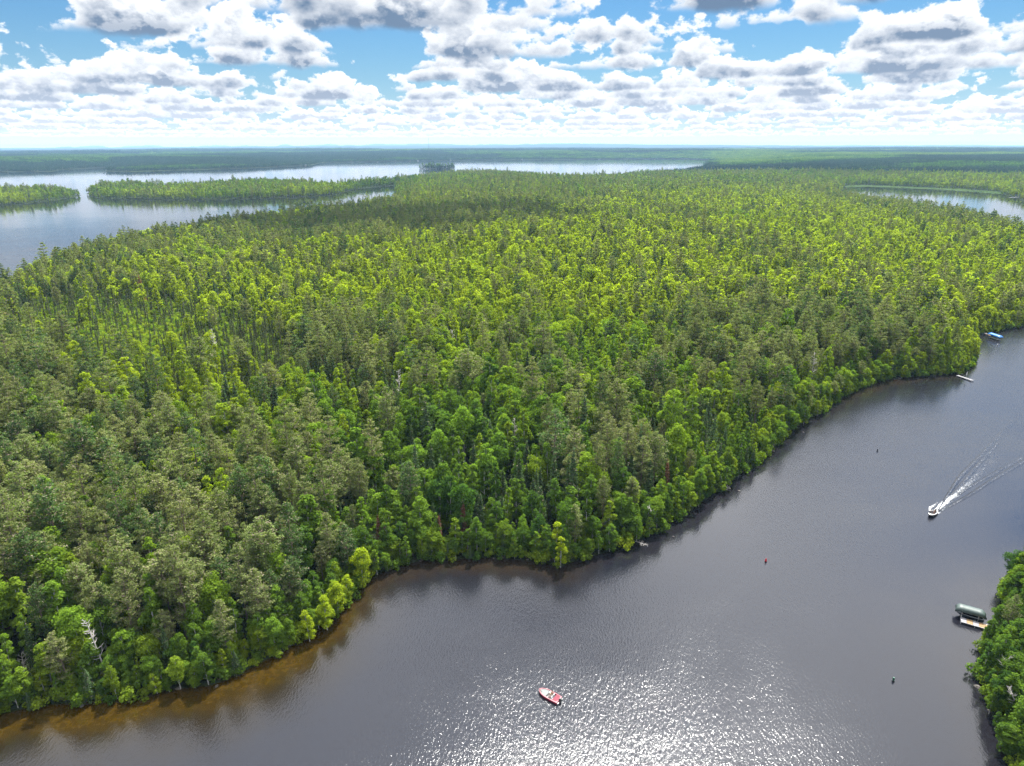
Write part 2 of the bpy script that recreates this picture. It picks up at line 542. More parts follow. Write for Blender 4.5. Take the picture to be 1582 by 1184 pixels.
def broad_form(seed, H=16.0, R=3.0, leaf=0.42, n=2300, lobes=17, low=0.30, habit='oval'):
    """crown of many leafy clumps on a pale stem: oval, pointed or spreading"""
    rng = np.random.default_rng(seed)
    tr, cr = MB(), MB()
    lean = rng.uniform(-0.8, 0.8, 2)
    tr.tube([(0, 0, -0.6), (lean[0] * .3, lean[1] * .3, H * .3), (lean[0] * .7, lean[1] * .7, H * .6), (lean[0], lean[1], H * .93)], [0.17, 0.14, 0.1, 0.03], 5)
    cen, rad = [], []
    stretch = rng.uniform(0.75, 1.25)
    for k in range(lobes):
        t = ((k + 0.5) / lobes) ** (0.85 if habit != 'spread' else 0.6)
        z = H * (low + (0.96 - low) * t)
        if habit == 'pointed':
            prof = min(1.0, 0.35 + t * 2.6) * max(0.06, 1 - t) ** 0.62 * 1.15
        elif habit == 'spread':
            prof = min(1.0, 0.25 + t * 1.3) * max(0.05, 1 - t ** 3.2) ** 0.5
        else:
            prof = min(1.0, 0.3 + t * 2.0) * max(0.04, 1 - t ** 2.0) ** 0.6
        a = k * 2.399 + rng.uniform(-.7, .7)
        rr = R * prof * rng.uniform(0.40, 0.95)
        cen.append((lean[0] * t + rr * math.cos(a) * stretch, lean[1] * t + rr * math.sin(a) / stretch, z + rng.normal() * 0.35))
        rad.append(R * rng.uniform(0.20, 0.40) * (0.7 + 0.45 * prof))
        if k % 4 == 0:
            tr.tube([(lean[0] * t * .8, lean[1] * t * .8, z - R * .8), cen[-1]], [0.06, 0.02], 4)
    cen, rad = np.array(cen), np.array(rad)
    w = rad ** 2
    idx = rng.choice(lobes, n, p=w / w.sum())
    D = ball(n, rng)
    D[:, 2] = np.where(D[:, 2] < -0.4, -D[:, 2] * 0.6, D[:, 2])
    sh = rng.uniform(0.45, 1.0, (n, 1)) ** 0.5 * np.where(rng.uniform(size=(n, 1)) < 0.12, 1.35, 1.05)
    C = cen[idx] + D * sh * rad[idx][:, None] * np.array([1, 1, 0.9])
    ax = np.array([lean[0] * .6, lean[1] * .6, H * 0.55])
    out = C - ax
    out /= np.linalg.norm(out, axis=1, keepdims=True) + 1e-6
    N = D * 0.65 + out * 0.35 + rng.normal(size=(n, 3)) * 0.5 + np.array([0, 0, 0.25])
    cr.quads(C, N, leaf * rng.uniform(0.6, 1.35, n), rng=rng)
    return tr, cr


def pine_form(seed, H=21.0, R=2.9, leaf=0.40, n=2300, whorls=9, low=0.42, flat=0.35, top_round=1.0, sticks=True):
    """tiers of spreading limbs carrying tufts of needles"""
    rng = np.random.default_rng(seed)
    tr, cr = MB(), MB()
    tr.tube([(0, 0, -0.6), (0.1, 0, H * .4), (rng.uniform(-.3, .3), rng.uniform(-.3, .3), H * .98)], [0.24, 0.18, 0.04], 5)
    tufts, trad = [], []
    for w in range(whorls):
        t = w / (whorls - 1.0)
        z = H * (low + (1 - low) * (t ** 0.92)) - 0.2
        prof = (1 - t ** (2.0 + top_round)) ** 0.6 * (0.62 + 0.38 * min(1, t * 3.5))
        nb = 6 if t < 0.85 else 4
        a0 = rng.uniform(0, 6.28)
        for b in range(nb):
            if rng.uniform() < 0.13:
                continue
            a = a0 + b * 6.283 / nb + rng.uniform(-.35, .35)
            L = max(0.5, R * prof * rng.uniform(0.72, 1.22))
            rise = rng.uniform(0.0, 0.35) * L
            e = np.array([L * math.cos(a), L * math.sin(a), z + rise])
            s = np.array([0, 0, z - 0.3])
            if sticks:
                tr.tube([s, (s + e) / 2 + [0, 0, -0.1], e], [0.07, 0.05, 0.02], 4, cap=False)
            for q in (0.48, 0.78, 1.0):
                tufts.append(s + (e - s) * q + rng.normal(size=3) * 0.18)
                trad.append((0.42 + 0.34 * q) * (0.55 + 0.45 * prof) * R / 2.9 * rng.uniform(0.8, 1.25))
    tufts.append(np.array([0, 0, H]))
    trad.append(0.5)
    tufts, trad = np.array(tufts), np.array(trad)
    p = trad ** 2
    idx = rng.choice(len(tufts), n, p=p / p.sum())
    D = ball(n, rng)
    C = tufts[idx] + D * (rng.uniform(0.45, 1.15, (n, 1)) * trad[idx][:, None]) * np.array([1.15, 1.15, flat * 1.7])
    N = D * 0.5 + rng.normal(size=(n, 3)) * 0.5 + np.array([0, 0, 0.65])
    cr.quads(C, N, leaf * rng.uniform(0.6, 1.3, n), aspect=1.25, rng=rng)
    return tr, cr


def spruce_form(seed, H=12.0, R=1.7, leaf=0.36, n=1700, whorls=16, low=0.08, power=0.9):
    """narrow cone of drooping boughs"""
    rng = np.random.default_rng(seed)
    tr, cr = MB(), MB()
    tr.tube([(0, 0, -0.5), (0, 0, H * .5), (0, 0, H)], [0.14, 0.09, 0.02], 5)
    C, N = [], []
    per = max(1, n // (whorls * 7))
    for w in range(whorls):
        t = w / float(whorls)
        z = H * (low + (1 - low) * t)
        rr = R * (1 - t) ** power + 0.12
        a0 = rng.uniform(0, 6.28)
        for b in range(7):
            a = a0 + b * 0.8976 + rng.uniform(-.3, .3)
            L = rr * rng.uniform(0.75, 1.25)
            q = rng.uniform(0.25, 1.0, per)
            x, y = q * L * math.cos(a), q * L * math.sin(a)
            zz = z - 0.35 * q * L + rng.normal(size=per) * 0.09
            sp = rng.normal(size=(per, 2)) * 0.13 * (0.4 + L)
            C.append(np.stack([x + sp[:, 0], y + sp[:, 1], zz], 1))
            N.append(np.stack([np.full(per, math.cos(a) * .6), np.full(per, math.sin(a) * .6), np.full(per, 0.8)], 1))
    top = rng.normal(size=(max(4, n // 60), 3)) * [0.08, 0.08, 0.5] + [0, 0, H]
    C.append(top)
    N.append(np.tile([0.3, 0.2, 0.6], (len(top), 1)))
    C, N = np.concatenate(C), np.concatenate(N)
    N = N + rng.normal(size=N.shape) * 0.45
    cr.quads(C, N, leaf * rng.uniform(0.6, 1.3, len(C)), aspect=1.2, rng=rng)
    return tr, cr


def dead_form(seed, H=14.0, spread=2.2):
    rng = np.random.default_rng(seed)
    tr, br = MB(), MB()
    tr.tube([(0, 0, -0.5), (0.15, 0.1, H * .5), (0.3, 0.0, H)], [0.2, 0.13, 0.04], 6)
    for k in range(34):
        z = H * rng.uniform(0.35, 0.98)
        a = rng.uniform(0, 6.28)
        L = spread * (1.15 - z / H) * rng.uniform(0.7, 1.4) + 0.4
        s = np.array([0.2 * z / H, 0.05, z])
        m_ = s + [L * .6 * math.cos(a), L * .6 * math.sin(a), L * 0.25]
        e = s + [L * math.cos(a + .2), L * math.sin(a + .2), L * 0.6]
        br.tube([s, m_, e], [0.07, 0.05, 0.02], 4, cap=False)
        e2 = m_ + [L * .4 * math.cos(a - .7), L * .4 * math.sin(a - .7), L * 0.35]
        br.tube([m_, e2], [0.04, 0.015], 3, cap=False)
    return tr, br


def shrub_form(seed, H=2.6, R=1.6, leaf=0.34, n=420):
    rng = np.random.default_rng(seed)
    tr, cr = MB(), MB()
    for k in range(4):
        a = k * 1.57 + rng.uniform(0, 1)
        tr.tube([(0, 0, -0.3), (0.8 * math.cos(a), 0.8 * math.sin(a), H * .7)], [0.05, 0.02], 4)
    cen = np.stack([rng.uniform(-.7, .7, 8) * R, rng.uniform(-.7, .7, 8) * R, rng.uniform(.25, .8, 8) * H], 1)
    idx = rng.integers(0, 8, n)
    D = ball(n, rng)
    C = cen[idx] + D * R * 0.48 * rng.uniform(.6, 1.1, (n, 1))
    C[:, 2] = np.abs(C[:, 2])
    cr.quads(C, D + rng.normal(size=(n, 3)) * .5 + [0, 0, .4], leaf * rng.uniform(.7, 1.3, n), rng=rng)
    return tr, cr


# ------------------------------------------------------------------ terrain and water sheets
def polar(azs, rs):
    A, R = np.meshgrid(azs, rs)
    return R * np.sin(A), R * np.cos(A)


def grid_mesh(name, X, Y, Z, wrap=True, attrs=None):
    nr, na = X.shape
    me = bpy.data.meshes.new(name)
    co = np.stack([X, Y, Z], -1).reshape(-1, 3).astype(np.float32)
    i, j = np.meshgrid(np.arange(nr - 1), np.arange(na if wrap else na - 1), indexing='ij')
    j2 = (j + 1) % na
    q = np.stack([i * na + j, i * na + j2, (i + 1) * na + j2, (i + 1) * na + j], -1).reshape(-1, 4)
    q = q[:, ::-1]
    me.vertices.add(len(co))
    me.vertices.foreach_set('co', co.ravel())
    me.loops.add(q.size)
    me.loops.foreach_set('vertex_index', q.ravel().astype(np.int32))
    me.polygons.add(len(q))
    me.polygons.foreach_set('loop_start', np.arange(0, q.size, 4, dtype=np.int32))
    me.polygons.foreach_set('loop_total', np.full(len(q), 4, dtype=np.int32))
    me.polygons.foreach_set('use_smooth', np.ones(len(q), dtype=bool))
    me.update(calc_edges=True)
    for k, v in (attrs or {}).items():
        a = me.attributes.new(k, 'FLOAT', 'POINT')
        a.data.foreach_set('value', v.ravel().astype(np.float32))
    return me


azs = np.concatenate([np.radians(np.linspace(-50, 54, 560, endpoint=False)), np.radians(np.linspace(54, 310, 120, endpoint=False))])
rs = np.concatenate([[2.0, 40.0, 80.0], np.geomspace(110, 40000, 640)])
TX, TY = polar(azs, rs)
TS = land_sd(TX, TY)
TZ = height(TX, TY, TS)


def ground_material():
    m, g = new_mat('forest_ground')
    geo = g.n('ShaderNodeNewGeometry')
    P = geo.outputs['Position']
    at = g.n('ShaderNodeAttribute', attribute_name='marsh')
    n1 = g.n('ShaderNodeTexNoise', {'Vector': P, 'Scale': 0.0013, 'Detail': 6.0, 'Roughness': 0.6}).outputs[0]
    n2 = g.n('ShaderNodeTexNoise', {'Vector': P, 'Scale': 0.03, 'Detail': 6.0, 'Roughness': 0.7}).outputs[0]
    n3 = g.n('ShaderNodeTexNoise', {'Vector': P, 'Scale': 0.35, 'Detail': 5.0, 'Roughness': 0.7}).outputs[0]
    c = g.mix(g.ss(n1, 0.42, 0.60), (0.028, 0.037, 0.017, 1), (0.046, 0.066, 0.022, 1))
    c = g.mix(g.ss(n2, 0.38, 0.66), g.mix(1.0, c, (0.55, 0.6, 0.6, 1), 'MULTIPLY'), c)
    c = g.mix(g.m('MULTIPLY', g.ss(n3, 0.5, 0.7), 0.4), c, (0.06, 0.05, 0.03, 1))
    c = g.mix(at.outputs['Fac'], c, g.mix(g.ss(n2, 0.4, 0.6), (0.035, 0.060, 0.020, 1), (0.05, 0.075, 0.025, 1)))
    bp = g.n('ShaderNodeBump', {'Height': n2, 'Strength': 1.0, 'Distance': 12.0})
    b = g.n('ShaderNodeBsdfDiffuse', {0: c, 2: bp.outputs[0]})
    g.n('ShaderNodeOutputMaterial', {0: b.outputs[0]})
    return m


def marsh_amount(x, y, s):
    u, v, _ = project(x, y, np.zeros_like(x))
    d = np.hypot(x, y)
    inr = (u > 1305) & (u < 1545) & (d > 1350) & (d < 2400) & (v < 300) & (v > 281)
    return np.where(inr & (s < 50), 1.0, 0.0)


terrain = bpy.data.objects.new('terrain', grid_mesh('terrain', TX, TY, TZ, True, {'marsh': marsh_amount(TX, TY, TS)}))
terrain.data.materials.append(ground_material())
COL.objects.link(terrain)
tag(terrain, kind='structure')


def water_material():
    m, g = new_mat('lake_water')
    geo = g.n('ShaderNodeNewGeometry')
    P = geo.outputs['Position']
    shore = g.n('ShaderNodeAttribute', attribute_name='shore').outputs['Fac']
    cd = g.n('ShaderNodeVectorMath', {0: P, 1: (0, 0, CAM_H)}, operation='DISTANCE').outputs['Value']
    # tea coloured shallows over sand, dark beyond
    nb = g.n('ShaderNodeTexNoise', {'Vector': P, 'Scale': 0.09, 'Detail': 5.0, 'Roughness': 0.62}).outputs[0]
    nf = g.n('ShaderNodeTexNoise', {'Vector': P, 'Scale': 0.8, 'Detail': 4.0, 'Roughness': 0.7}).outputs[0]
    shoal = g.n('ShaderNodeAttribute', attribute_name='shoal').outputs['Fac']
    sh = g.m('ADD', shore, g.m('MULTIPLY', g.m('SUBTRACT', nb, 0.5), 12.0))
    shal = g.m('MULTIPLY', g.m('SUBTRACT', 1.0, g.ss(sh, 3.0, 24.0)), shoal)
    shal2 = g.m('MULTIPLY', g.m('SUBTRACT', 1.0, g.ss(sh, 2.5, 10.5)), shoal)
    gold = g.mix(g.ss(nf, 0.35, 0.7), (0.023, 0.0135, 0.0016, 1), (0.040, 0.024, 0.003, 1))
    c = g.mix(shal, (0.0060, 0.0068, 0.0115, 1), (0.013, 0.0085, 0.0022, 1))
    c = g.mix(g.m('MULTIPLY', shal2, 0.9), c, gold)
    # ripples: wind waves running across, finer chop on top
    mp = g.n('ShaderNodeMapping', {'Vector': P, 'Rotation': (0, 0, math.radians(-33)), 'Scale': (2.1, 0.85, 0.5)})
    w1 = g.n('ShaderNodeTexNoise', {'Vector': mp.outputs[0], 'Scale': 1.0, 'Detail': 2.0, 'Roughness': 0.55}).outputs[0]
    mp2 = g.n('ShaderNodeMapping', {'Vector': P, 'Rotation': (0, 0, math.radians(20)), 'Scale': (4.4, 3.4, 1.0)})
    w2 = g.n('ShaderNodeTexNoise', {'Vector': mp2.outputs[0], 'Scale': 1.0, 'Detail': 2.0, 'Roughness': 0.6}).outputs[0]
    patch = g.n('ShaderNodeTexNoise', {'Vector': P, 'Scale': 0.012, 'Detail': 4.0, 'Roughness': 0.6, 'Distortion': 0.8}).outputs[0]
    lanes = g.n('ShaderNodeTexNoise', {'Vector': g.n('ShaderNodeMapping', {'Vector': P, 'Rotation': (0, 0, math.radians(-35)), 'Scale': (0.008, 0.04, 1.0)}).outputs[0], 'Scale': 1.0, 'Detail': 4.0, 'Roughness': 0.6, 'Distortion': 1.2}).outputs[0]
    calm = g.m('MULTIPLY', g.lin(patch, 0.35, 0.65, 0.6, 1.3), g.lin(lanes, 0.36, 0.60, 0.84, 1.08))
    hgt = g.m('ADD', g.m('MULTIPLY', w1, 0.62), g.m('MULTIPLY', w2, 0.26))
    amp = g.m('MULTIPLY', g.m('DIVIDE', 1.0, g.m('ADD', 1.0, g.m('POWER', g.m('DIVIDE', cd, 560.0), 2.0))), calm)
    amp = g.m('MULTIPLY', amp, g.lin(shore, 1.0, 45.0, 0.3, 1.0))
    bp = g.n('ShaderNodeBump', {'Height': hgt, 'Strength': 1.0, 'Distance': g.m('MULTIPLY', amp, 0.16)})
    rough = g.m('MULTIPLY', g.mix(g.ss(cd, 700.0, 1500.0), g.lin(cd, 150.0, 500.0, 0.17, 0.30), (0.06, 0.06, 0.06, 1)), g.m('MULTIPLY', g.lin(patch, 0.35, 0.65, 0.85, 1.1), g.lin(lanes, 0.36, 0.60, 0.93, 1.04)))
    rough = g.m('MULTIPLY', rough, g.lin(shore, 1.0, 30.0, 0.5, 1.0))
    b = g.n('ShaderNodeBsdfPrincipled', {'Base Color': c, 'Roughness': rough, 'IOR': 1.39, 'Normal': bp.outputs[0]})
    g.n('ShaderNodeOutputMaterial', {0: b.outputs[0]})
    return m


def gauss_(u, v, cx, cy_, sx, sy):
    return np.exp(-((u - cx) / sx) ** 2 - ((v - cy_) / sy) ** 2)


MAT_WATER = water_material()
WU, WV, _ = project(TX, TY, TX * 0)
WU = np.where(TY > 20, WU, 5000.0)
SHOAL = np.clip(1.0 - 0.70 * sstep(WU, 470, 620) - 0.22 * sstep(WU, 820, 960) + 0.25 * gauss_(WU, WV, 1400, 605, 120, 30), 0, 1) * sstep(np.hypot(TX, TY), 900, 500)
water = bpy.data.objects.new('water', grid_mesh('water', TX, TY, TX * 0, True, {'shore': np.clip(-TS, 0, 500), 'shoal': SHOAL}))
water.data.materials.append(MAT_WATER)
COL.objects.link(water)
tag(water, kind='structure')


# ------------------------------------------------------------------ where trees stand, and which
def gauss(u, v, cx, cy_, sx, sy, slope=0.0):
    return np.exp(-((u - cx) / sx) ** 2 - ((v - cy_ - slope * (u - cx)) / sy) ** 2)


def stand_weights(u, v, s, x, y):
    """chance of broadleaf, pine, spruce for a spot"""
    nz = fbm(x, y, 110.0, 41)
    nz2 = fbm(x, y, 80.0, 47)
    br = 0.72 + 0 * u
    mid = gauss(u, v, 900, 400, 900, 110)
    pi = (0.07 + 0.5 * sstep(nz, 0.60, 0.74)) * (1 - 0.45 * mid)
    sp = (0.07 + 0.6 * sstep(nz2, 0.60, 0.74)) * (1 - 0.45 * mid)
    pi = pi + 3.2 * gauss(u, v, 230, 880, 240, 125, 0.0) + 1.6 * gauss(u, v, 40, 640, 90, 150) + 0.6 * gauss(u, v, 1180, 570, 120, 70)
    pi = pi + 0.8 * gauss(u, v, 1370, 530, 130, 50) + 0.7 * gauss(u, v, 960, 720, 60, 80) + 1.1 * gauss(u, v, 100, 395, 170, 20, -0.25) + 2.2 * gauss(u, v, 1440, 330, 150, 9, 0.17)
    pi = pi + 1.0 * gauss(u, v, 600, 345, 240, 30, -0.12) + 1.3 * gauss(u, v, 540, 560, 80, 40)
    sp = sp + 9.0 * gauss(u, v, 240, 515, 200, 50, 0.16) + 1.4 * gauss(u, v, 470, 600, 120, 60) + 1.0 * gauss(u, v, 820, 790, 160, 60) + 0.9 * gauss(u, v, 600, 340, 240, 34, -0.12)
    sp = sp + 0.9 * gauss(u, v, 560, 740, 70, 60)
    bg_ = gauss(u, v, 240, 515, 200, 45, 0.16)
    sp, br, pi = sp + 30 * (bg_ > 0.35), br, pi
    edge = np.exp(-np.maximum(s, 0) / 7.0) * (v > 420)
    br = br + 4.0 * edge
    sp = sp * (1 - 0.4 * edge)
    t = br + pi + sp
    return br / t, pi / t, sp / t


def lime_field(u, v, x, y):
    q = 0.34 + 0.85 * sstep(v, 760, 470) * sstep(v, 262, 320)
    q = q + 0.25 * gauss(u, v, 300, 470, 200, 60) + 0.3 * gauss(u, v, 900, 430, 200, 40) + 0.25 * gauss(u, v, 1250, 400, 250, 50)
    q = q - 0.5 * gauss(u, v, 1570, 1010, 70, 170) - 0.3 * (v < 318) * (u < 640)  # backlit right bank: its shade is put into a darker leaf tint
    q = q - 0.75 * gauss(u, v, 600, 340, 260, 32, -0.12) - 0.6 * gauss(u, v, 1250, 520, 240, 60, 0.1) + 0.35 * gauss(u, v, 330, 760, 120, 90)  # leaf tint darkened where cloud shade lies: back band and right slope
    return np.clip(q * (0.25 + 1.5 * fbm(x, y, 150.0, 61, 3)), 0, 1)


def scatter(r0, r1, azd, cell, seed, keep=1.0):
    """jittered grid of spots in a wedge"""
    rng = np.random.default_rng(seed)
    a = math.radians(azd)
    xs = np.arange(-r1 * math.sin(a), r1 * math.sin(a), cell)
    ys = np.arange(0, r1, cell)
    X, Y = np.meshgrid(xs, ys)
    X, Y = X.ravel(), Y.ravel()
    X = X + rng.uniform(-.46, .46, X.shape) * cell
    Y = Y + rng.uniform(-.46, .46, Y.shape) * cell
    R, A = np.hypot(X, Y), np.arctan2(X, Y)
    k = (R >= r0) & (R < r1) & (np.abs(A) < a) & (rng.uniform(size=X.shape) < keep)
    return X[k], Y[k]


def tint_for(kind, lime, rng, n):
    """leaf colour for each tree; kind 0 broadleaf, 1 pine, 2 spruce"""
    c = np.zeros((n, 3))
    dark, mid, bright = np.array([0.044, 0.092, 0.018]), np.array([0.108, 0.175, 0.021]), np.array([0.225, 0.270, 0.019])
    r = rng.normal(size=n) * 0.15
    t = np.clip(lime * 0.95 + r + 0.10, 0, 1)[:, None]
    br = np.where(t < 0.4, dark + (mid - dark) * (t / 0.4), mid + (bright - mid) * ((t - 0.4) / 0.6))
    pine = np.array([0.116, 0.142, 0.050]) + rng.uniform(-1, 1, (n, 1)) * np.array([0.018, 0.010, 0.008]) + lime[:, None] * np.array([0.02, 0.022, 0.0])
    # some are the darker, bluer white pine
    wp = rng.uniform(size=(n, 1)) < 0.22
    pine = np.where(wp, np.array([0.062, 0.105, 0.032]) * (1 + 0.2 * r[:, None]), pine)
    spr = np.array([0.050, 0.080, 0.032]) * (1 + rng.uniform(-.25, .45, (n, 1)))
    k = np.asarray(kind)[:, None]
    return np.where(k == 0, br, np.where(k == 1, pine, spr))


def gather(r0, r1, azd, cell, seed, smin=0.9):
    x, y = scatter(r0, r1, azd, cell, seed)
    s = land_sd(x, y)
    k = s > smin
    x, y, s = x[k], y[k], s[k]
    z = height(x, y, s)
    u, v, f = project(x, y, z + 6)
    rng = np.random.default_rng(seed + 1)
    wb, wp, ws = stand_weights(u, v, s, x, y)
    q = rng.uniform(size=x.shape)
    kind = np.where(q < wb, 0, np.where(q < wb + wp, 1, 2))
    bog = gauss(u, v, 250, 530, 210, 70, 0.16)
    opening = gauss(u, v, 255, 640, 90, 22)
    drop = (rng.uniform(size=x.shape) < 0.85 * opening) | ((bog > 0.3) & (rng.uniform(size=x.shape) < 0.25)) | (marsh_amount(x, y, s) > 0.5) & (rng.uniform(size=x.shape) < 0.93)
    lime = lime_field(u, v, x, y)
    h = np.where(kind == 0, rng.normal(1.0, 0.16, x.shape), np.where(kind == 1, rng.normal(1.0, 0.12, x.shape), rng.normal(1.0, 0.22, x.shape)))
    h = h * (0.92 + 0.22 * (fbm(x, y, 120.0, 71) - 0.3))
    h = h * (0.52 + 0.48 * sstep(s, 0, 16)) * np.where(kind == 2, 1 - 0.42 * bog, 1.0)
    h = h * (1 + 0.16 * rng.normal(size=x.shape) * (rng.uniform(size=x.shape) < 0.3))
    h = np.clip(h, 0.42, 1.5)
    k = ~drop
    return dict(x=x[k], y=y[k], z=z[k], s=s[k], u=u[k], v=v[k], kind=kind[k], h=h[k], lime=lime[k], bog=bog[k], f=f[k])


def cat(*ds):
    return {k: np.concatenate([d[k] for d in ds]) for k in ds[0]}


T = cat(gather(70, 420, 56, 4.3, 100), gather(420, 1000, 47, 4.9, 200), gather(1000, 2700, 41, 6.6, 300))
FR = gather(70, 900, 56, 2.4, 400, -0.7)
kf = (FR['s'] < 6.5) & (RNG.uniform(size=len(FR['x'])) < 0.8)
FR = {k: q[kf] for k, q in FR.items()}
FR['kind'] = np.where(RNG.uniform(size=len(FR['x'])) < 0.9, 0, 2)
FR['h'] = RNG.uniform(0.34, 0.72, len(FR['x'])) * (0.75 + 0.05 * FR['s'])
FR['z'] = np.maximum(FR['z'], -0.15)
FR['lime'] = np.clip(FR['lime'] + RNG.uniform(-.2, .3, len(FR['x'])), 0, 1)
ic = ISLETS[0][0]
na_ = 170
ia, ir = RNG.uniform(0, 6.28, na_), np.sqrt(RNG.uniform(0, 1, na_)) * 0.96
IX, IY = ic[0] + 90 * ir * np.cos(ia), ic[1] + 45 * ir * np.sin(ia)
IS = land_sd(IX, IY)
IZ = height(IX, IY, IS)
iu, iv, if_ = project(IX, IY, IZ)
IL = dict(x=IX, y=IY, z=IZ, s=IS, u=iu, v=iv, kind=np.full(na_, 2), h=RNG.uniform(0.95, 1.35, na_) * np.where(RNG.uniform(size=na_) < .5, 1.0, 1.12), lime=IX * 0, bog=IX * 0, f=if_)
IL['h'] = IL['h'] * RNG.uniform(0.75, 1.45, na_)
IL['kind'] = np.where(RNG.uniform(size=na_) < 0.3, 0, IL['kind'])
T = cat(T, FR, IL)
T['dist'] = np.sqrt(T['x'] ** 2 + T['y'] ** 2 + CAM_H ** 2)
NT_ = len(T['x'])
T['rot'] = RNG.uniform(0, 6.283, NT_)
T['wid'] = RNG.normal(1.0, 0.17, NT_).clip(0.62, 1.5) * (1 + 0.25 * np.exp(-np.maximum(T['s'], 0) / 6.0))
T['tint'] = tint_for(T['kind'], T['lime'], RNG, NT_)
bogc = np.array([0.070, 0.088, 0.036]) * RNG.uniform(0.6, 1.25, (NT_, 1))
T['tint'] = np.where(((T['kind'] == 2) & (T['bog'] > 0.3))[:, None], bogc, T['tint'])
T['lod'] = np.where(T['dist'] < 430, 0, np.where(T['dist'] < 1000, 1, 2))
T['var'] = RNG.integers(0, 1000, NT_)
# black spruce of the bog and other slim spruces use the narrow forms
T['narrow'] = (T['kind'] == 2) & (T['dist'] < 2700) & ((T['bog'] > 0.25) | (RNG.uniform(size=NT_) < 0.35))

# ---- the forms, in three grades of detail
FORMS = {}
LOD = {0: (1.0, 1.0), 1: (0.25, 1.95), 2: (0.065, 3.6)}
for lod, (fn, fl) in LOD.items():
    L = []
    for k, (H, R, lo, lb, hb) in enumerate([(16, 2.9, .12, 30, 'oval'), (14.5, 3.6, .15, 34, 'spread'), (18, 2.5, .18, 30, 'pointed'), (13.5, 3.1, .05, 30, 'oval'), (18.5, 3.3, .28, 32, 'oval'),
                                            (12.5, 2.2, .08, 24, 'pointed'), (17, 2.0, .2, 26, 'pointed'), (15.5, 4.1, .22, 40, 'spread')]):
        L.append(broad_form(10 + k, H, R, 0.36 * fl, int(4300 * fn), lb if lod < 2 else 14, lo, hb))
    FORMS[('broad', lod)] = L
    L = []
    for k, (H, R, lo, fl2, w, tr_) in enumerate([(21, 2.7, .42, .5, 10, 0.6), (22.5, 2.5, .48, .5, 9, 1.2), (20, 3.0, .38, .42, 10, 0.2), (23.5, 3.4, .30, .25, 10, 0.0), (19, 2.6, .45, .5, 8, 1.0), (24, 3.0, .34, .28, 11, -0.3)]):
        L.append(pine_form(40 + k, H, R, 0.31 * fl, int(4200 * fn), w, lo, fl2, tr_, sticks=(lod < 2)))
    FORMS[('pine', lod)] = L
    L = []
    for k, (H, R, w) in enumerate([(13, 1.9, 17), (15, 2.1, 18), (11, 1.7, 15)]):
        L.append(spruce_form(70 + k, H, R, 0.36 * fl, int(2000 * fn), w if lod < 2 else 10))
    for k, (H, R, w) in enumerate([(12, 1.25, 18), (10, 1.1, 16), (13.5, 1.35, 20)]):
        L.append(spruce_form(80 + k, H, R, 0.30 * fl * 0.9, int(1500 * fn), w if lod < 2 else 10, power=0.8))
    FORMS[('spruce', lod)] = L

SPEC = ['broad', 'pine', 'spruce']
MATS = {'broad': (MAT_BIRCH, MAT_LEAF), 'pine': (MAT_BARK, MAT_NEEDLE), 'spruce': (MAT_BARK, MAT_SPRUCE)}
T['form'] = np.where(T['kind'] == 2, np.where(T['narrow'], 3 + T['var'] % 3, T['var'] % 3), np.where(T['kind'] == 0, T['var'] % 8, T['var'] % 6))


def instancer(name, pts, forms, idx, rot, scl, tint, kind='stuff'):
    """one object of kind stuff: many copies of a few forms on the points of a mesh"""
    coll = bpy.data.collections.new(name + '_forms')
    for i, me in enumerate(forms):
        coll.objects.link(bpy.data.objects.new('%s_form_%03d' % (name, i), me))
    me = bpy.data.meshes.new(name)
    n = len(pts)
    me.vertices.add(n)
    me.vertices.foreach_set('co', np.asarray(pts, np.float32).ravel())
    def put(nm, typ, data, key):
        a = me.attributes.new(nm, typ, 'POINT')
        a.data.foreach_set(key, data.ravel())
    put('pick', 'INT', np.asarray(idx, np.int32), 'value')
    put('turn', 'FLOAT_VECTOR', np.asarray(rot, np.float32), 'vector')
    put('size', 'FLOAT_VECTOR', np.asarray(scl, np.float32), 'vector')
    put('tint', 'FLOAT_VECTOR', np.asarray(tint, np.float32), 'vector')
    o = bpy.data.objects.new(name, me)
    COL.objects.link(o)
    tag(o, kind=kind)
    ng = bpy.data.node_groups.new(name + '_nodes', 'GeometryNodeTree')
    ng.interface.new_socket('Geometry', in_out='INPUT', socket_type='NodeSocketGeometry')
    ng.interface.new_socket('Geometry', in_out='OUTPUT', socket_type='NodeSocketGeometry')
    g = NT(ng)
    gi, go = g.n('NodeGroupInput'), g.n('NodeGroupOutput')
    ci = g.n('GeometryNodeCollectionInfo', transform_space='ORIGINAL')
    ci.inputs['Collection'].default_value = coll
    ci.inputs['Separate Children'].default_value = True
    ci.inputs['Reset Children'].default_value = True
    mp = g.n('GeometryNodeMeshToPoints')
    ng.links.new(gi.outputs[0], mp.inputs['Mesh'])
    ip = g.n('GeometryNodeInstanceOnPoints')
    ng.links.new(mp.outputs[0], ip.inputs['Points'])
    ng.links.new(ci.outputs[0], ip.inputs['Instance'])
    ip.inputs['Pick Instance'].default_value = True
    for nm, dt, sk in (('pick', 'INT', 'Instance Index'), ('turn', 'FLOAT_VECTOR', 'Rotation'), ('size', 'FLOAT_VECTOR', 'Scale')):
        na = g.n('GeometryNodeInputNamedAttribute', data_type=dt)
        na.inputs['Name'].default_value = nm
        ng.links.new(na.outputs['Attribute'], ip.inputs[sk])
    ng.links.new(ip.outputs[0], go.inputs[0])
    md = o.modifiers.new('scatter', 'NODES')
    md.node_group = ng
    return o


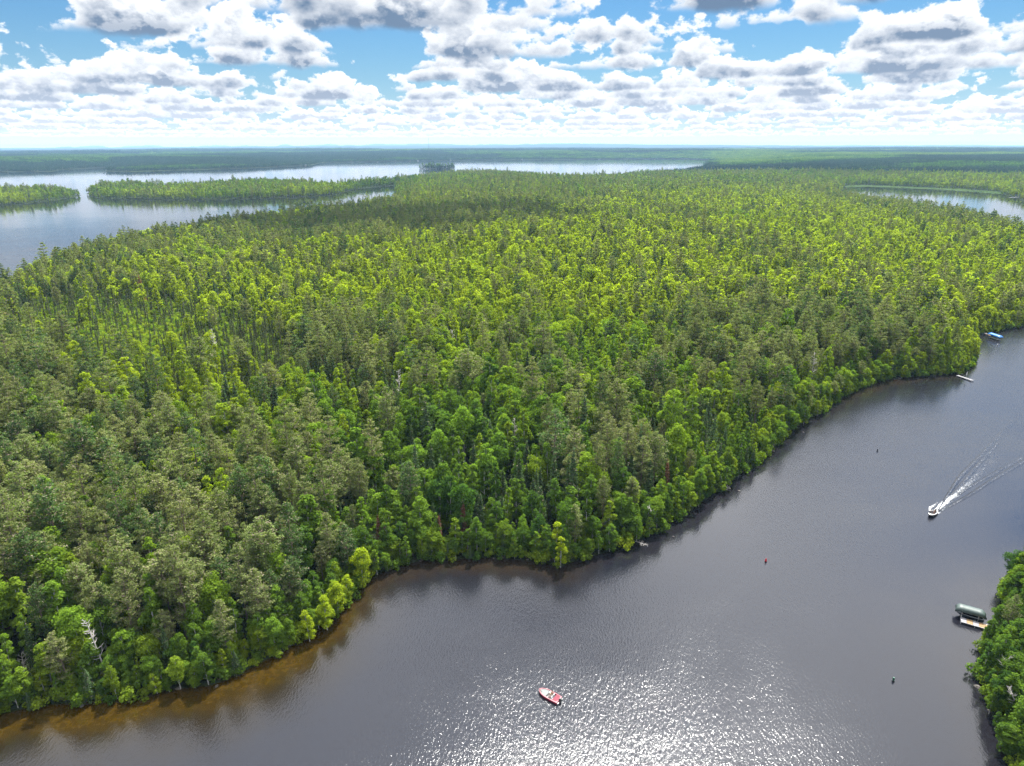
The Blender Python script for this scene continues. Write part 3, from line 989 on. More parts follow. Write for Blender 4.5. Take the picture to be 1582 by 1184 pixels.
# ---- the trees that show largest become things of their own
inframe = (T['u'] > -12) & (T['u'] < IW + 12) & (T['v'] > 250) & (T['v'] < IH + 30)
T['own'] = np.zeros(NT_, bool)
for kd, most in ((0, 300), (1, 300), (2, 200)):
    c = np.where((T['kind'] == kd) & inframe & (T['lod'] <= 1))[0]
    size = T['h'][c] * np.where(T['narrow'][c], 0.6, 1.0) / T['dist'][c]
    T['own'][c[np.argsort(-size)[:most]]] = True

MESHES = {}


def form_meshes(sp, lod, k):
    key = (sp, lod, k)
    if key not in MESHES:
        tr, cr = FORMS[(sp, lod)][k]
        MESHES[key] = (tr.mesh('trunk', [MATS[sp][0]]), cr.mesh('crown', [MATS[sp][1]]))
    return MESHES[key]


COLOR_WORDS = [('lime green', (0.180, 0.240, 0.019)), ('bright green', (0.125, 0.195, 0.020)), ('mid green', (0.085, 0.150, 0.020)), ('dark green', (0.048, 0.095, 0.021)),
               ('olive', (0.115, 0.130, 0.044)), ('blackish green', (0.050, 0.080, 0.032))]


def colour_word(t):
    t = np.asarray(t)
    return min(COLOR_WORDS, key=lambda c: float(np.sum((np.log(np.array(c[1])) - np.log(t)) ** 2)))[0]


ONES = 'zero one two three four five six seven eight nine ten eleven twelve thirteen fourteen fifteen sixteen seventeen eighteen nineteen'.split()
TENS = '. . twenty thirty forty fifty sixty seventy eighty ninety'.split()


def in_words(k):
    return 'hundred' if k >= 100 else ONES[k] if k < 20 else TENS[k // 10] + ('-' + ONES[k % 10] if k % 10 else '')


PROTO = {}
USED_LABELS = {}


def unique(label, alts):
    if label not in USED_LABELS:
        USED_LABELS[label] = 1
        return label
    for a in alts:
        l2 = a(label)
        if l2 not in USED_LABELS:
            USED_LABELS[l2] = 1
            return l2
    return label


def place_tree(name, category, group, label, sp, lod, k, loc, rz, scl, tint):
    key = (name, sp, lod, k)
    if key not in PROTO:
        root = empty(name, loc, rz)
        tm, cm = form_meshes(sp, lod, k)
        a = bpy.data.objects.new('trunk', tm)
        b = bpy.data.objects.new('crown', cm)
        for o in (a, b):
            COL.objects.link(o)
            o.parent = root
        PROTO[key] = (root, a, b)
    else:
        r0, a0, b0 = PROTO[key]
        root, a, b = r0.copy(), a0.copy(), b0.copy()
        for o in (root, a, b):
            COL.objects.link(o)
        a.parent = root
        b.parent = root
        root.location = loc
        root.rotation_euler = (0, 0, rz)
    root.scale = scl
    b['tint'] = [float(q) for q in tint]
    tag(root, label, category, group)
    return root


NAMES = [('broadleaf_tree', 'broadleaf tree', 'broadleaf trees of the near forest'), ('pine_tree', 'pine tree', 'pines of the near forest'), ('spruce_tree', 'spruce tree', 'spruces of the near forest')]
for i in np.where(T['own'])[0]:
    kd = int(T['kind'][i])
    sp = SPEC[kd]
    h, w = float(T['h'][i]), float(T['wid'][i])
    H = [16, 21.5, 12.5][kd] * h
    uu, vv, _ = project(T['x'][i], T['y'][i], T['z'][i] + H * 0.85)
    size = 'tall' if h > 1.06 else ('short' if h < 0.86 else 'middling')
    shape = ('round-crowned broadleaf', 'ragged pine', 'narrow spruce' if T['narrow'][i] else 'cone-shaped spruce')[kd]
    s = T['s'][i]
    where = "at the water's edge" if s < 9 else ('just behind the shoreline' if s < 30 else 'deep in the forest')
    pu, pv = int(round(100 * float(uu) / IW)), int(round(100 * float(vv) / IH))
    pu, pv = max(0, min(100, pu)), max(0, min(100, pv))
    lab = unique(f"{size} {colour_word(T['tint'][i])} {shape} {where}, {in_words(pu)} percent across, {in_words(pv)} percent down",
                 [lambda l: l.replace('middling', 'slender').replace('tall', 'towering').replace('short', 'stubby'), lambda l: l.replace(' in the', ' inside the').replace(' at the', ' by the').replace('just behind', 'close behind'),
                  lambda l: l.replace('middling', 'slim').replace('tall', 'lofty').replace('short', 'low')])
    place_tree(NAMES[kd][0], NAMES[kd][1], NAMES[kd][2], lab, sp, int(T['lod'][i]), int(T['form'][i]),
               (T['x'][i], T['y'][i], T['z'][i]), float(T['rot'][i]), (h * w, h * w, h), T['tint'][i])

# ---- all the rest, one object for each sort of wood
for kd, nm in enumerate(('broadleaf_forest', 'pine_forest', 'spruce_forest')):
    sp = SPEC[kd]
    k = (T['kind'] == kd) & ~T['own']
    forms = []
    for lod in (0, 1, 2):
        for tr, cr in FORMS[(sp, lod)]:
            forms.append(merged(tr, cr).mesh(sp + '_tree', list(MATS[sp])))
    n = int(k.sum())
    rot = np.zeros((n, 3))
    rot[:, 2] = T['rot'][k]
    rot[:, 0] = RNG.normal(size=n) * 0.03
    w = T['h'][k] * T['wid'][k]
    instancer(nm, np.stack([T['x'][k], T['y'][k], T['z'][k]], 1), forms, T['lod'][k] * len(FORMS[(sp, 0)]) + T['form'][k], rot,
              np.stack([w, w, T['h'][k]], 1), T['tint'][k])
print('TREES', NT_, 'own', int(T['own'].sum()))
# ------------------------------------------------------------------ undergrowth
SH = [shrub_form(200 + k) for k in range(4)]
SHM = [merged(*q).mesh('shrub_form', [MAT_BARK, MAT_LEAF]) for q in SH]
x1, y1 = scatter(70, 520, 56, 2.1, 900)
s1 = land_sd(x1, y1)
u1, v1, _ = project(x1, y1, x1 * 0 + 1)
rr = RNG.uniform(size=x1.shape)
k = ((s1 > -0.6) & (s1 < 6) & (rr < 0.97)) | ((s1 >= 6) & (rr < 0.2))
x2, y2 = scatter(350, 800, 45, 3.2, 901)
u2, v2, _ = project(x2, y2, x2 * 0 + 1)
s2 = land_sd(x2, y2)
k2 = (s2 > 0.2) & ((gauss(u2, v2, 250, 560, 220, 90, 0.16) > 0.3) | ((s2 < 6) & (RNG.uniform(size=x2.shape) < 0.6)))
X = np.concatenate([x1[k], x2[k2]])
Y = np.concatenate([y1[k], y2[k2]])
S = np.concatenate([s1[k], s2[k2]])
Z = height(X, Y, S)
n = len(X)
lime = RNG.uniform(0.1, 0.7, n)
u3, v3, _ = project(X, Y, Z)
lime = np.clip(lime + 0.3 * gauss(u3, v3, 250, 560, 230, 90), 0, 1)
tn = tint_for(np.zeros(n), lime, RNG, n) * 0.9
sc_ = RNG.uniform(0.6, 1.5, (n, 1)) * np.ones((1, 3))
rot = np.zeros((n, 3))
rot[:, 2] = RNG.uniform(0, 6.28, n)
instancer('undergrowth', np.stack([X, Y, Z], 1), SHM, RNG.integers(0, 4, n), rot, sc_, tn)

# ------------------------------------------------------------------ far forest in patches
def patch_mesh(seed, size, ntree, mat_mix):
    rng = np.random.default_rng(seed)
    m = MB()
    for t in range(ntree):
        x, y = rng.uniform(-size / 2, size / 2, 2)
        kd = rng.uniform() < mat_mix
        H = rng.uniform(11, 19) if not kd else rng.uniform(14, 23)
        R = rng.uniform(2.6, 4.2) if not kd else rng.uniform(1.6, 2.6)
        nq = 16
        D = ball(nq, rng)
        D[:, 2] = np.abs(D[:, 2]) * 1.2 - 0.5
        if kd:
            zz = rng.uniform(0.15, 1, nq)
            C = np.stack([x + D[:, 0] * R * (1.05 - zz), y + D[:, 1] * R * (1.05 - zz), zz * H], 1)
            m.quads(C, D + [0, 0, .4], 3.0 * (1.25 - zz), 1, rng=rng)
        else:
            C = np.array([x, y, H * .62]) + D * np.array([R, R, H * .34]) * 0.8
            m.quads(C, D * 1.0 + rng.normal(size=(nq, 3)) * .3, R * 1.05 * rng.uniform(.7, 1.2, nq), 0, rng=rng)
    return m


PM = [patch_mesh(300 + k, 46.0, 40, 0.2).mesh('forest_patch', [MAT_LEAF, MAT_SPRUCE]) for k in range(4)] + \
     [patch_mesh(310 + k, 46.0, 40, 0.75).mesh('forest_patch', [MAT_LEAF, MAT_SPRUCE]) for k in range(3)]
xa, ya = scatter(2700, 7600, 40, 36.0, 950)
xb, yb = scatter(7600, 15000, 39, 85.0, 951)
X, Y = np.concatenate([xa, xb]), np.concatenate([ya, yb])
big = np.concatenate([np.ones(len(xa)), np.full(len(xb), 2.3)])
S = land_sd(X, Y)
k = S > 15
X, Y, S, big = X[k], Y[k], S[k], big[k]
Z = height(X, Y, S)
n = len(X)
u4, v4, _ = project(X, Y, Z)
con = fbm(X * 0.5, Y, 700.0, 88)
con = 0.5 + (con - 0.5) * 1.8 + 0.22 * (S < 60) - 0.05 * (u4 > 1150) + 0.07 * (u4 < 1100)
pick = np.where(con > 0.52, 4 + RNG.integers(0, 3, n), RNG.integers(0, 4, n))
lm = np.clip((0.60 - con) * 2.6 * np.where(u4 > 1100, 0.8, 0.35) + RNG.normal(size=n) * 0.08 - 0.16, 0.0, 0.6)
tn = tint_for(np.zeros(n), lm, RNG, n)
tn = tn * np.array([0.55, 0.66, 0.95])  # leaf colour shifted bluer to carry part of the distance haze
tn = np.where((pick >= 4)[:, None], np.array([0.020, 0.043, 0.032]), tn)  # far conifers painted dark and bluish for the same haze
rot = np.zeros((n, 3))
rot[:, 2] = RNG.uniform(0, 6.28, n)
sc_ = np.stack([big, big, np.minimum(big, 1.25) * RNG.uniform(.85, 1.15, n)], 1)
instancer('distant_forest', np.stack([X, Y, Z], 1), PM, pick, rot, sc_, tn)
print('PATCHES', n)

# ------------------------------------------------------------------ clouds overhead, outside the picture, whose shade falls on the forest
def cloud_over(px, py, rx, ry, rot=0.0, seed=1, alt=1300.0):
    c = ground(px, py, 10)
    off = (alt - 10) / math.tan(SUN_EL)
    cx, cy_ = c[0] + off * math.sin(SUN_AZ), c[1] + off * math.cos(SUN_AZ)
    rng = np.random.default_rng(seed)
    m = MB()
    nu, nv = 56, 28
    P, F = [], []
    for i in range(nv + 1):
        th = math.pi * i / nv
        for j in range(nu):
            ph = 2 * math.pi * j / nu
            d = np.array([math.sin(th) * math.cos(ph), math.sin(th) * math.sin(ph), math.cos(th)])
            q = 1 + 0.9 * (float(fbm(np.array([d[0] * 3 + seed * 7]), np.array([d[1] * 3 + d[2] * 2]), 1.0, seed, 4)[0]) - 0.5) * 2
            x, y, z = d[0] * rx * q, d[1] * ry * q, d[2] * 150 * q
            if z < 0:
                z *= 0.25
            P.append((x * math.cos(rot) - y * math.sin(rot), x * math.sin(rot) + y * math.cos(rot), z))
    for i in range(nv):
        for j in range(nu):
            j2 = (j + 1) % nu
            F.append((i * nu + j, (i + 1) * nu + j, (i + 1) * nu + j2, i * nu + j2))
    m.add(P, F)
    o = m.obj('cloud', MAT_CLOUD, loc=(cx, cy_, alt), smooth=True)
    tag(o, kind='structure')


MAT_CLOUD = simple_mat('cloud_vapour', (0.9, 0.9, 0.92), 1.0, vary=0.03, scale=0.01)
for q, (px, py, rx, ry) in enumerate([(430, 345, 85, 40), (560, 352, 70, 34), (650, 335, 80, 45), (770, 330, 75, 34), (340, 350, 60, 28), (520, 325, 60, 40), (860, 345, 50, 22), (700, 360, 45, 18)]):
    cloud_over(px, py, rx, ry, 0.2 * (q % 3) - 0.2, 20 + q)
cloud_over(1400, 271, 330, 90, 0.1, 9)
cloud_over(1160, 262, 260, 120, 0.1, 12)

# ------------------------------------------------------------------ materials of the built things
M_RED = simple_mat('red_gelcoat', (0.26, 0.02, 0.045), 0.25, vary=0.05)
M_WHITE = simple_mat('white_gelcoat', (0.55, 0.54, 0.52), 0.3, vary=0.05)
M_CARPET = simple_mat('boat_carpet', (0.16, 0.17, 0.165), 0.95, vary=0.12, scale=6)
M_GREY = simple_mat('grey_vinyl', (0.28, 0.29, 0.30), 0.5)
M_BLACK = simple_mat('black_plastic', (0.018, 0.018, 0.02), 0.3)
M_DARKHULL = simple_mat('dark_hull', (0.012, 0.014, 0.018), 0.25)
M_ALU = simple_mat('aluminium', (0.62, 0.63, 0.65), 0.35, metal=0.9, vary=0.05)
M_POSTWHITE = simple_mat('white_pvc', (0.6, 0.6, 0.6), 0.4)
M_TAN = simple_mat('cedar_boards', (0.25, 0.155, 0.07), 0.8, vary=0.15, scale=4)
M_GREYWOOD = simple_mat('weathered_boards', (0.22, 0.21, 0.22), 0.85, vary=0.2, scale=4)
M_GREENVINYL = simple_mat('green_canopy_vinyl', (0.050, 0.072, 0.064), 0.5, vary=0.15, scale=1.5)
M_BLUEVINYL = simple_mat('blue_canopy_vinyl', (0.02, 0.14, 0.42), 0.35, vary=0.1, scale=1.5)
M_SKIN = simple_mat('skin', (0.42, 0.25, 0.18), 0.6, vary=0.05)
M_HAIR = simple_mat('dark_hair', (0.03, 0.02, 0.015), 0.7)
M_ROCK = simple_mat('shore_rock', (0.085, 0.075, 0.065), 0.9, vary=0.35, scale=1.5, bump=0.6)
M_STEEL = simple_mat('mast_steel', (0.09, 0.09, 0.10), 0.5, vary=0.05)
M_ROOF = simple_mat('shingle_roof', (0.10, 0.09, 0.085), 0.9, vary=0.2)
M_GLASS = simple_mat('window_glass', (0.03, 0.04, 0.05), 0.08, vary=0.02)
M_BUOYRED = simple_mat('red_buoy_paint', (0.45, 0.02, 0.03), 0.4)
M_BUOYGREEN = simple_mat('green_buoy_paint', (0.01, 0.07, 0.04), 0.4)
M_BUOYDARK = simple_mat('dark_buoy_paint', (0.03, 0.035, 0.05), 0.4)


def cloth(name, c):
    return simple_mat(name, c, 0.9, vary=0.1, scale=8)


def skin_mesh(name, joints, edges, mat, parent, levels=1):
    me = bpy.data.meshes.new(name)
    me.from_pydata([j[0] for j in joints], edges, [])
    me.materials.append(mat)
    o = bpy.data.objects.new(name, me)
    COL.objects.link(o)
    o.parent = parent
    sk = o.modifiers.new('skin', 'SKIN')
    sk.use_smooth_shade = True
    for i, j in enumerate(joints):
        r = j[1]
        me.skin_vertices[0].data[i].radius = (r, r) if not isinstance(r, tuple) else r
    me.skin_vertices[0].data[0].use_root = True
    sb = o.modifiers.new('sub', 'SUBSURF')
    sb.levels = levels
    sb.render_levels = levels
    return o


def person(loc, rz, shirt, trousers, label, lean=0.0, arm=0.35, cap=None, standing=False):
    """a figure sitting (hips on a seat 0.45 m up) or standing, built as one continuous body"""
    root = empty('person', loc, rz)
    tag(root, label, 'person', 'people aboard the boats')
    J, E_ = [], []

    def add(p, r, par=None):
        J.append((p, r))
        if par is not None:
            E_.append((par, len(J) - 1))
        return len(J) - 1
    hz_ = 0.92 if standing else 0.55
    pel = add((0, 0, hz_), (0.15, 0.12))
    wa = add((lean * .3, 0, hz_ + 0.2), (0.13, 0.10), pel)
    ch = add((lean * .7, 0, hz_ + 0.42), (0.16, 0.12), wa)
    ne = add((lean * .95, 0, hz_ + 0.56), 0.06, ch)
    jaw = add((lean + 0.02, 0, hz_ + 0.63), (0.072, 0.08), ne)
    he = add((lean, 0, hz_ + 0.74), (0.085, 0.10), jaw)
    add((lean, 0, hz_ + 0.82), (0.06, 0.065), he)
    no = add((lean + 0.11, 0, hz_ + 0.69), 0.016, jaw)
    legs, arms = [], []
    for s in (-1, 1):
        h = add((0, 0.09 * s, hz_ - 0.03), 0.10, pel)
        if standing:
            k = add((0.04, 0.11 * s, hz_ - 0.45), 0.065, h)
            a = add((0.0, 0.12 * s, hz_ - 0.84), 0.045, k)
        else:
            k = add((0.44, 0.13 * s, hz_ - 0.02), 0.068, h)
            a = add((0.50, 0.13 * s, hz_ - 0.44), 0.045, k)
        f = add((J[a][0][0] + 0.18, 0.14 * s, J[a][0][2] - 0.05), 0.035, a)
        legs.append((h, k, a))
        sh = add((lean * .8, 0.19 * s, hz_ + 0.48), 0.058, ch)
        el = add((lean * .8 + 0.12, 0.27 * s, hz_ + 0.22), 0.043, sh)
        wr = add((lean * .8 + 0.12 + arm, 0.20 * s, hz_ + 0.24), 0.028, el)
        pm = add((lean * .8 + 0.18 + arm, 0.19 * s, hz_ + 0.24), (0.04, 0.018), wr)
        for q in range(4):
            y0 = (0.19 + (q - 1.5) * 0.02) * s
            f1 = add((lean * .8 + 0.24 + arm + 0.006 * (q % 3), y0, hz_ + 0.235), 0.009, pm)
            add((lean * .8 + 0.265 + arm + 0.008 * (q % 3), y0, hz_ + 0.21), 0.008, f1)
        th = add((lean * .8 + 0.17 + arm, 0.145 * s, hz_ + 0.235), 0.011, pm)
        add((lean * .8 + 0.20 + arm, 0.135 * s, hz_ + 0.225), 0.009, th)
        arms.append((sh, el, wr))
    body = skin_mesh('body', J, E_, M_SKIN, root)

    def grow(idx, extra, name, mat):
        mp = {}
        j2, e2 = [], []
        for a in idx:
            mp[a] = len(j2)
            r = J[a][1]
            r = (r[0] + extra, r[1] + extra) if isinstance(r, tuple) else r + extra
            j2.append((J[a][0], r))
        for a, b in E_:
            if a in mp and b in mp:
                e2.append((mp[a], mp[b]))
        return skin_mesh(name, j2, e2, mat, root)
    grow([pel, wa, ch] + [q for a in arms for q in a[:2]], 0.014, 'shirt', shirt)
    grow([pel] + [q for l in legs for q in l[:2]], 0.018, 'trousers', trousers)
    hb = MB()
    hb.quads(np.array([[lean - 0.02, 0, hz_ + 0.78]]) + ball(60, RNG) * [0.10, 0.09, 0.09], ball(60, RNG) + [0, 0, .6], 0.07)
    hb.obj('cap' if cap else 'hair', cap or M_HAIR, root)
    return root


def hull_mb(L, W, D, sections=14, bow_round=0.55, flat_stern=True, sheer=0.12, draft=0.22):
    """lofted planing hull; bow at +x; open top ring at the gunwale"""
    m = MB()
    rings = []
    for i in range(sections + 1):
        t = i / sections
        x = -L / 2 + L * t
        w = W / 2 * (1.0 if t < 0.45 else (1 - ((t - 0.45) / 0.55) ** (2.0 + bow_round)) ** 0.6)
        w = max(w, 0.04) * (0.93 + 0.07 * min(1, t * 4))
        keel = -draft + (0.0 if t < 0.6 else (D + draft) * 0.75 * ((t - 0.6) / 0.4) ** 2)
        top = D + sheer * max(0, (t - 0.3)) ** 1.5
        chine = keel + 0.30 * (top - keel)
        ring = [(x, -w, top), (x, -w * 0.90, chine), (x, -w * 0.45, keel + 0.06), (x, 0, keel), (x, w * 0.45, keel + 0.06), (x, w * 0.90, chine), (x, w, top)]
        rings.append(ring)
    n = 7
    V = [p for r in rings for p in r]
    F = []
    for i in range(sections):
        for k in range(n - 1):
            F.append((i * n + k, i * n + k + 1, (i + 1) * n + k + 1, (i + 1) * n + k))
    F.append(tuple(range(n)))
    m.add(V, F)
    return m, rings


def ring_deck(rings, inset, i0, i1, z_out, z_in, drop):
    """gunwale and foredeck round an open cockpit: rim, inner wall, floor"""
    m = MB()
    R = rings
    outL = [(r[0][0], r[0][1], r[0][2]) for r in R]
    outR = [(r[6][0], r[6][1], r[6][2]) for r in R]
    n = len(R)
    inL, inR = [], []
    for i, r in enumerate(R):
        w = max(abs(r[0][1]) - inset, 0.0)
        inside = i0 <= i <= i1 and w > 0.1
        w = w if inside else 0.0
        inL.append((r[0][0], -w, r[0][2] + 0.03))
        inR.append((r[0][0], w, r[0][2] + 0.03))
    V = outL + inL + inR + outR
    F = []
    for i in range(n - 1):
        F.append((i, i + 1, n + i + 1, n + i))
        F.append((2 * n + i, 2 * n + i + 1, 3 * n + i + 1, 3 * n + i))
    m.add(V, F)
    return m


def red_bass_boat():
    a, b = ground(833, 1066, 0.3), ground(864, 1083, 0.3)
    c = (a + b) / 2
    d = a - b
    L = float(np.hypot(*d))
    print('red boat length', L)
    L = min(max(L, 4.8), 5.4)
    rz = math.atan2(d[1], d[0])
    root = empty('bass_boat', (c[0], c[1], 0.0), rz)
    tag(root, 'small open red fishing boat drifting with two people aboard', 'boat', 'boats on the river')
    W, D = 2.2, 0.55
    h, rings = hull_mb(L, W, D)
    h.obj('hull', M_RED, root, smooth=False)
    ring_deck(rings, 0.22, 1, 12, 0, 0, 0).obj('gunwale', simple_mat('pink_glitter_gelcoat', (0.17, 0.028, 0.042), 0.45), root)
    fd = MB()
    fd.add([(L * .46, 0, D + .02), (L * .30, -W * .38, D), (L * .06, -W * .42, D - .02), (L * .06, W * .42, D - .02), (L * .30, W * .38, D)], [(0, 4, 3, 2, 1)])
    fd.box((L * .19, 0, D - 0.10), (L * .25, W * .70, 0.14))
    fd.obj('casting_deck', M_CARPET, root)
    fl = MB()
    fl.box((-L * .08, 0, 0.12), (L * .34, W * .76, 0.05))
    fl.obj('floor', M_GREY, root)
    rd = MB()
    rd.box((-L * .36, 0, D - 0.12), (L * .22, W * .80, 0.20))
    rd.obj('stern_deck', simple_mat('red_carpet', (0.16, 0.03, 0.045), 0.9), root)
    for y in (-0.45, 0.45):
        s = MB()
        s.box((-L * .13, y, 0.36), (0.5, 0.55, 0.16))
        st = s.obj('seat', M_GREY, root)
        s2 = MB()
        s2.box((-L * .13 - 0.27, y, 0.62), (0.10, 0.5, 0.46))
        s2.obj('seat_back', M_WHITE, st)
    cs = MB()
    cs.box((L * .02, -0.5, 0.45), (0.34, 0.6, 0.6), taper=0.8)
    c0 = cs.obj('console', M_WHITE, root)
    ws = MB()
    ws.box((L * .05, -0.5, 0.86), (0.04, 0.5, 0.25))
    ws.obj('windscreen', M_GLASS, c0)
    mo = MB()
    mo.box((-L / 2 - 0.32, 0, 0.80), (0.50, 0.36, 0.50), taper=0.75)
    m0 = mo.obj('outboard_motor', M_BLACK, root)
    lg = MB()
    lg.box((-L / 2 - 0.25, 0, 0.10), (0.22, 0.14, 0.95))
    lg.obj('motor_leg', M_BLACK, m0)
    tr_ = MB()
    tr_.tube([(L * .47, 0.1, D + .05), (L * .40, 0.35, D + .25), (L * .30, 0.45, D + .2)], [0.04, 0.04, 0.07], 6)
    tr_.obj('trolling_motor', M_BLACK, root)
    lp = MB()
    for y in (-0.62, 0.62):
        lp.box((-L / 2 - 0.12, y, 0.24), (0.22, 0.5, 0.05))
    lp.obj('swim_step', M_WHITE, root)
    def on(lx, ly, lz):
        return (c[0] + lx * math.cos(rz) - ly * math.sin(rz), c[1] + lx * math.sin(rz) + ly * math.cos(rz), lz)
    person(on(-L * .12, -0.45, -0.02), rz, cloth('maroon_shirt', (0.10, 0.02, 0.02)), cloth('khaki_shorts', (0.30, 0.24, 0.16)),
           'person in dark maroon shirt sitting at the console of the red boat', 0.1, 0.3)
    person(on(-L * .12, 0.45, -0.02), rz + 0.5, cloth('tan_shirt', (0.46, 0.32, 0.22)), cloth('grey_shorts', (0.15, 0.15, 0.16)),
           'person in tan shirt sitting beside the driver of the red boat', 0.0, 0.2, cap=cloth('straw_cap', (0.5, 0.4, 0.25)))


def speed_boat():
    a, b = ground(1438, 797, 0.3), ground(1500, 745, 0.0)
    d = a - b
    rz = math.atan2(d[1], d[0])
    L, W, D = 4.6, 1.8, 0.7
    c = a - np.array([math.cos(rz), math.sin(rz)]) * 1.2
    root = empty('motor_boat', (c[0], c[1], 0.10), rz)
    root.rotation_euler = (0, math.radians(-4), rz)
    tag(root, 'white motorboat speeding ahead of its foaming wake with dark-clad people aboard', 'boat', 'boats on the river')
    h, rings = hull_mb(L, W, D, bow_round=0.3)
    h.obj('hull', M_DARKHULL, root)
    ring_deck(rings, 0.16, 1, 10, 0, 0, 0).obj('gunwale', M_WHITE, root)
    f = MB()
    f.box((-0.3, 0, 0.22), (L * .72, W * .8, 0.05))
    f.obj('floor', M_CARPET, root)
    for x in (-1.2, 0.1):
        s = MB()
        s.box((x, 0, 0.5), (0.45, 1.5, 0.3))
        s.obj('bench', M_BLACK, root)
    cs = MB()
    cs.box((0.9, -0.45, 0.65), (0.4, 0.6, 0.7), taper=0.8)
    c0 = cs.obj('console', M_BLACK, root)
    ws = MB()
    ws.box((1.0, -0.45, 1.15), (0.05, 0.6, 0.32))
    ws.obj('windscreen', M_GLASS, c0)
    mo = MB()
    mo.box((-L / 2 - 0.3, 0, 0.95), (0.5, 0.4, 0.55), taper=0.75)
    mo.obj('outboard_motor', M_BLACK, root)
    def on(lx, ly, lz):
        return (c[0] + lx * math.cos(rz) - ly * math.sin(rz), c[1] + lx * math.sin(rz) + ly * math.cos(rz), lz)
    dk = cloth('black_jacket', (0.012, 0.010, 0.012))
    nv_ = cloth('navy_trousers', (0.015, 0.018, 0.03))
    person(on(0.1, -0.45, 0.22), rz, dk, nv_, 'person in black jacket steering the white motorboat', 0.08, 0.32)
    person(on(0.1, 0.42, 0.22), rz, cloth('dark_red_jacket', (0.05, 0.012, 0.014)), nv_, 'person in dark red jacket sitting beside the motorboat driver', 0.0, 0.2)
    person(on(-1.2, 0.1, 0.22), rz, cloth('brown_jacket', (0.05, 0.03, 0.022)), nv_, 'person in brown jacket on the rear bench of the white motorboat', 0.0, 0.2)
    return c, rz


red_bass_boat()
SB_POS, SB_ROT = speed_boat()


# ---- wake
def foam_material(name, dens):
    m, g = new_mat(name)
    at = g.n('ShaderNodeAttribute', attribute_name='strength').outputs['Fac']
    geo = g.n('ShaderNodeNewGeometry')
    nz = g.n('ShaderNodeTexNoise', {'Vector': geo.outputs['Position'], 'Scale': 1.6, 'Detail': 5.0, 'Roughness': 0.75}).outputs[0]
    a = g.ss(g.m('ADD', nz, g.m('MULTIPLY', at, dens)), 0.60, 0.95)
    df = g.n('ShaderNodeBsdfDiffuse', {0: (0.80, 0.82, 0.82, 1)})
    tr = g.n('ShaderNodeBsdfTransparent')
    mx = g.n('ShaderNodeMixShader', {0: a, 1: tr.outputs[0], 2: df.outputs[0]})
    g.n('ShaderNodeOutputMaterial', {0: mx.outputs[0]})
    return m


def ribbon(name, path, widths, strength, mat, crest=0.0, z0=0.03, kind='stuff', across=7):
    pts = [ground(px, py, 0) for px, py in path]
    # resample smoothly
    P, Wd, St = [], [], []
    n = 26
    for i in range(len(pts) - 1):
        for k in range(n):
            t = k / n
            P.append(pts[i] * (1 - t) + pts[i + 1] * t)
            Wd.append(widths[i] * (1 - t) + widths[i + 1] * t)
            St.append(strength[i] * (1 - t) + strength[i + 1] * t)
    P = np.array(P)
    for _ in range(12):
        P[1:-1] = (P[:-2] + P[2:] + 2 * P[1:-1]) / 4
    T_ = np.gradient(P, axis=0)
    T_ /= np.linalg.norm(T_, axis=1, keepdims=True)
    N_ = np.stack([-T_[:, 1], T_[:, 0]], 1)
    V, att = [], []
    for i in range(len(P)):
        for j in range(across):
            q = 2 * j / (across - 1) - 1
            zz = z0 + crest * math.cos(q * math.pi / 2) ** 2 * St[i] * (1 + 0.2 * math.sin(i * 0.7))
            V.append((P[i, 0] + N_[i, 0] * q * Wd[i] / 2, P[i, 1] + N_[i, 1] * q * Wd[i] / 2, zz if abs(q) < 0.99 else z0 - (0.06 if crest else 0)))
            att.append(St[i] * (1 - abs(q) ** 2))
    F = [(i * across + j, i * across + j + 1, (i + 1) * across + j + 1, (i + 1) * across + j) for i in range(len(P) - 1) for j in range(across - 1)]
    me = bpy.data.meshes.new(name)
    me.from_pydata(V, [], F)
    me.materials.append(mat)
    a = me.attributes.new('strength', 'FLOAT', 'POINT')
    a.data.foreach_set('value', np.array(att, np.float32))
    for nm, val in (('shore', 200.0), ('shoal', 0.0)):
        a = me.attributes.new(nm, 'FLOAT', 'POINT')
        a.data.foreach_set('value', np.full(len(V), val, np.float32))
    me.polygons.foreach_set('use_smooth', [True] * len(F))
    me.update()
    o = bpy.data.objects.new(name, me)
    COL.objects.link(o)
    tag(o, kind=kind)
    return o


M_FOAM = foam_material('wake_foam', 0.44)
ribbon('wake_foam', [(1444, 791), (1458, 778), (1480, 762), (1506, 738), (1545, 700)], [1.2, 2.4, 2.4, 2.6, 3.4], [1.0, 0.75, 0.42, 0.22, 0.0], M_FOAM, z0=0.10)
ribbon('wake_foam', [(1436, 790), (1437, 785), (1447, 778), (1452, 770)], [0.5, 1.1, 0.8, 0.6], [0.8, 0.7, 0.3, 0.0], M_FOAM, z0=0.11)
ribbon('wake_foam', [(1445, 794), (1452, 793), (1456, 790)], [0.5, 0.9, 0.4], [0.8, 0.6, 0.0], M_FOAM, z0=0.12)
ribbon('wake_wave', [(1449, 789), (1470, 757), (1482, 738), (1520, 700), (1568, 648)], [0.8, 1.4, 1.8, 2.2, 2.8], [0.7, 1.0, 0.8, 0.5, 0.1], MAT_WATER, crest=0.16, kind='structure')
ribbon('wake_wave', [(1450, 792), (1497, 766), (1530, 744), (1590, 708), (1680, 665)], [0.8, 1.5, 1.8, 2.2, 3.0], [0.7, 1.0, 0.9, 0.6, 0.1], MAT_WATER, crest=0.16, kind='structure')
ribbon('wake_wave', [(1452, 788), (1490, 757), (1530, 735), (1590, 700)], [0.8, 1.3, 1.6, 2.0], [0.6, 0.8, 0.7, 0.1], MAT_WATER, crest=0.12, kind='structure')
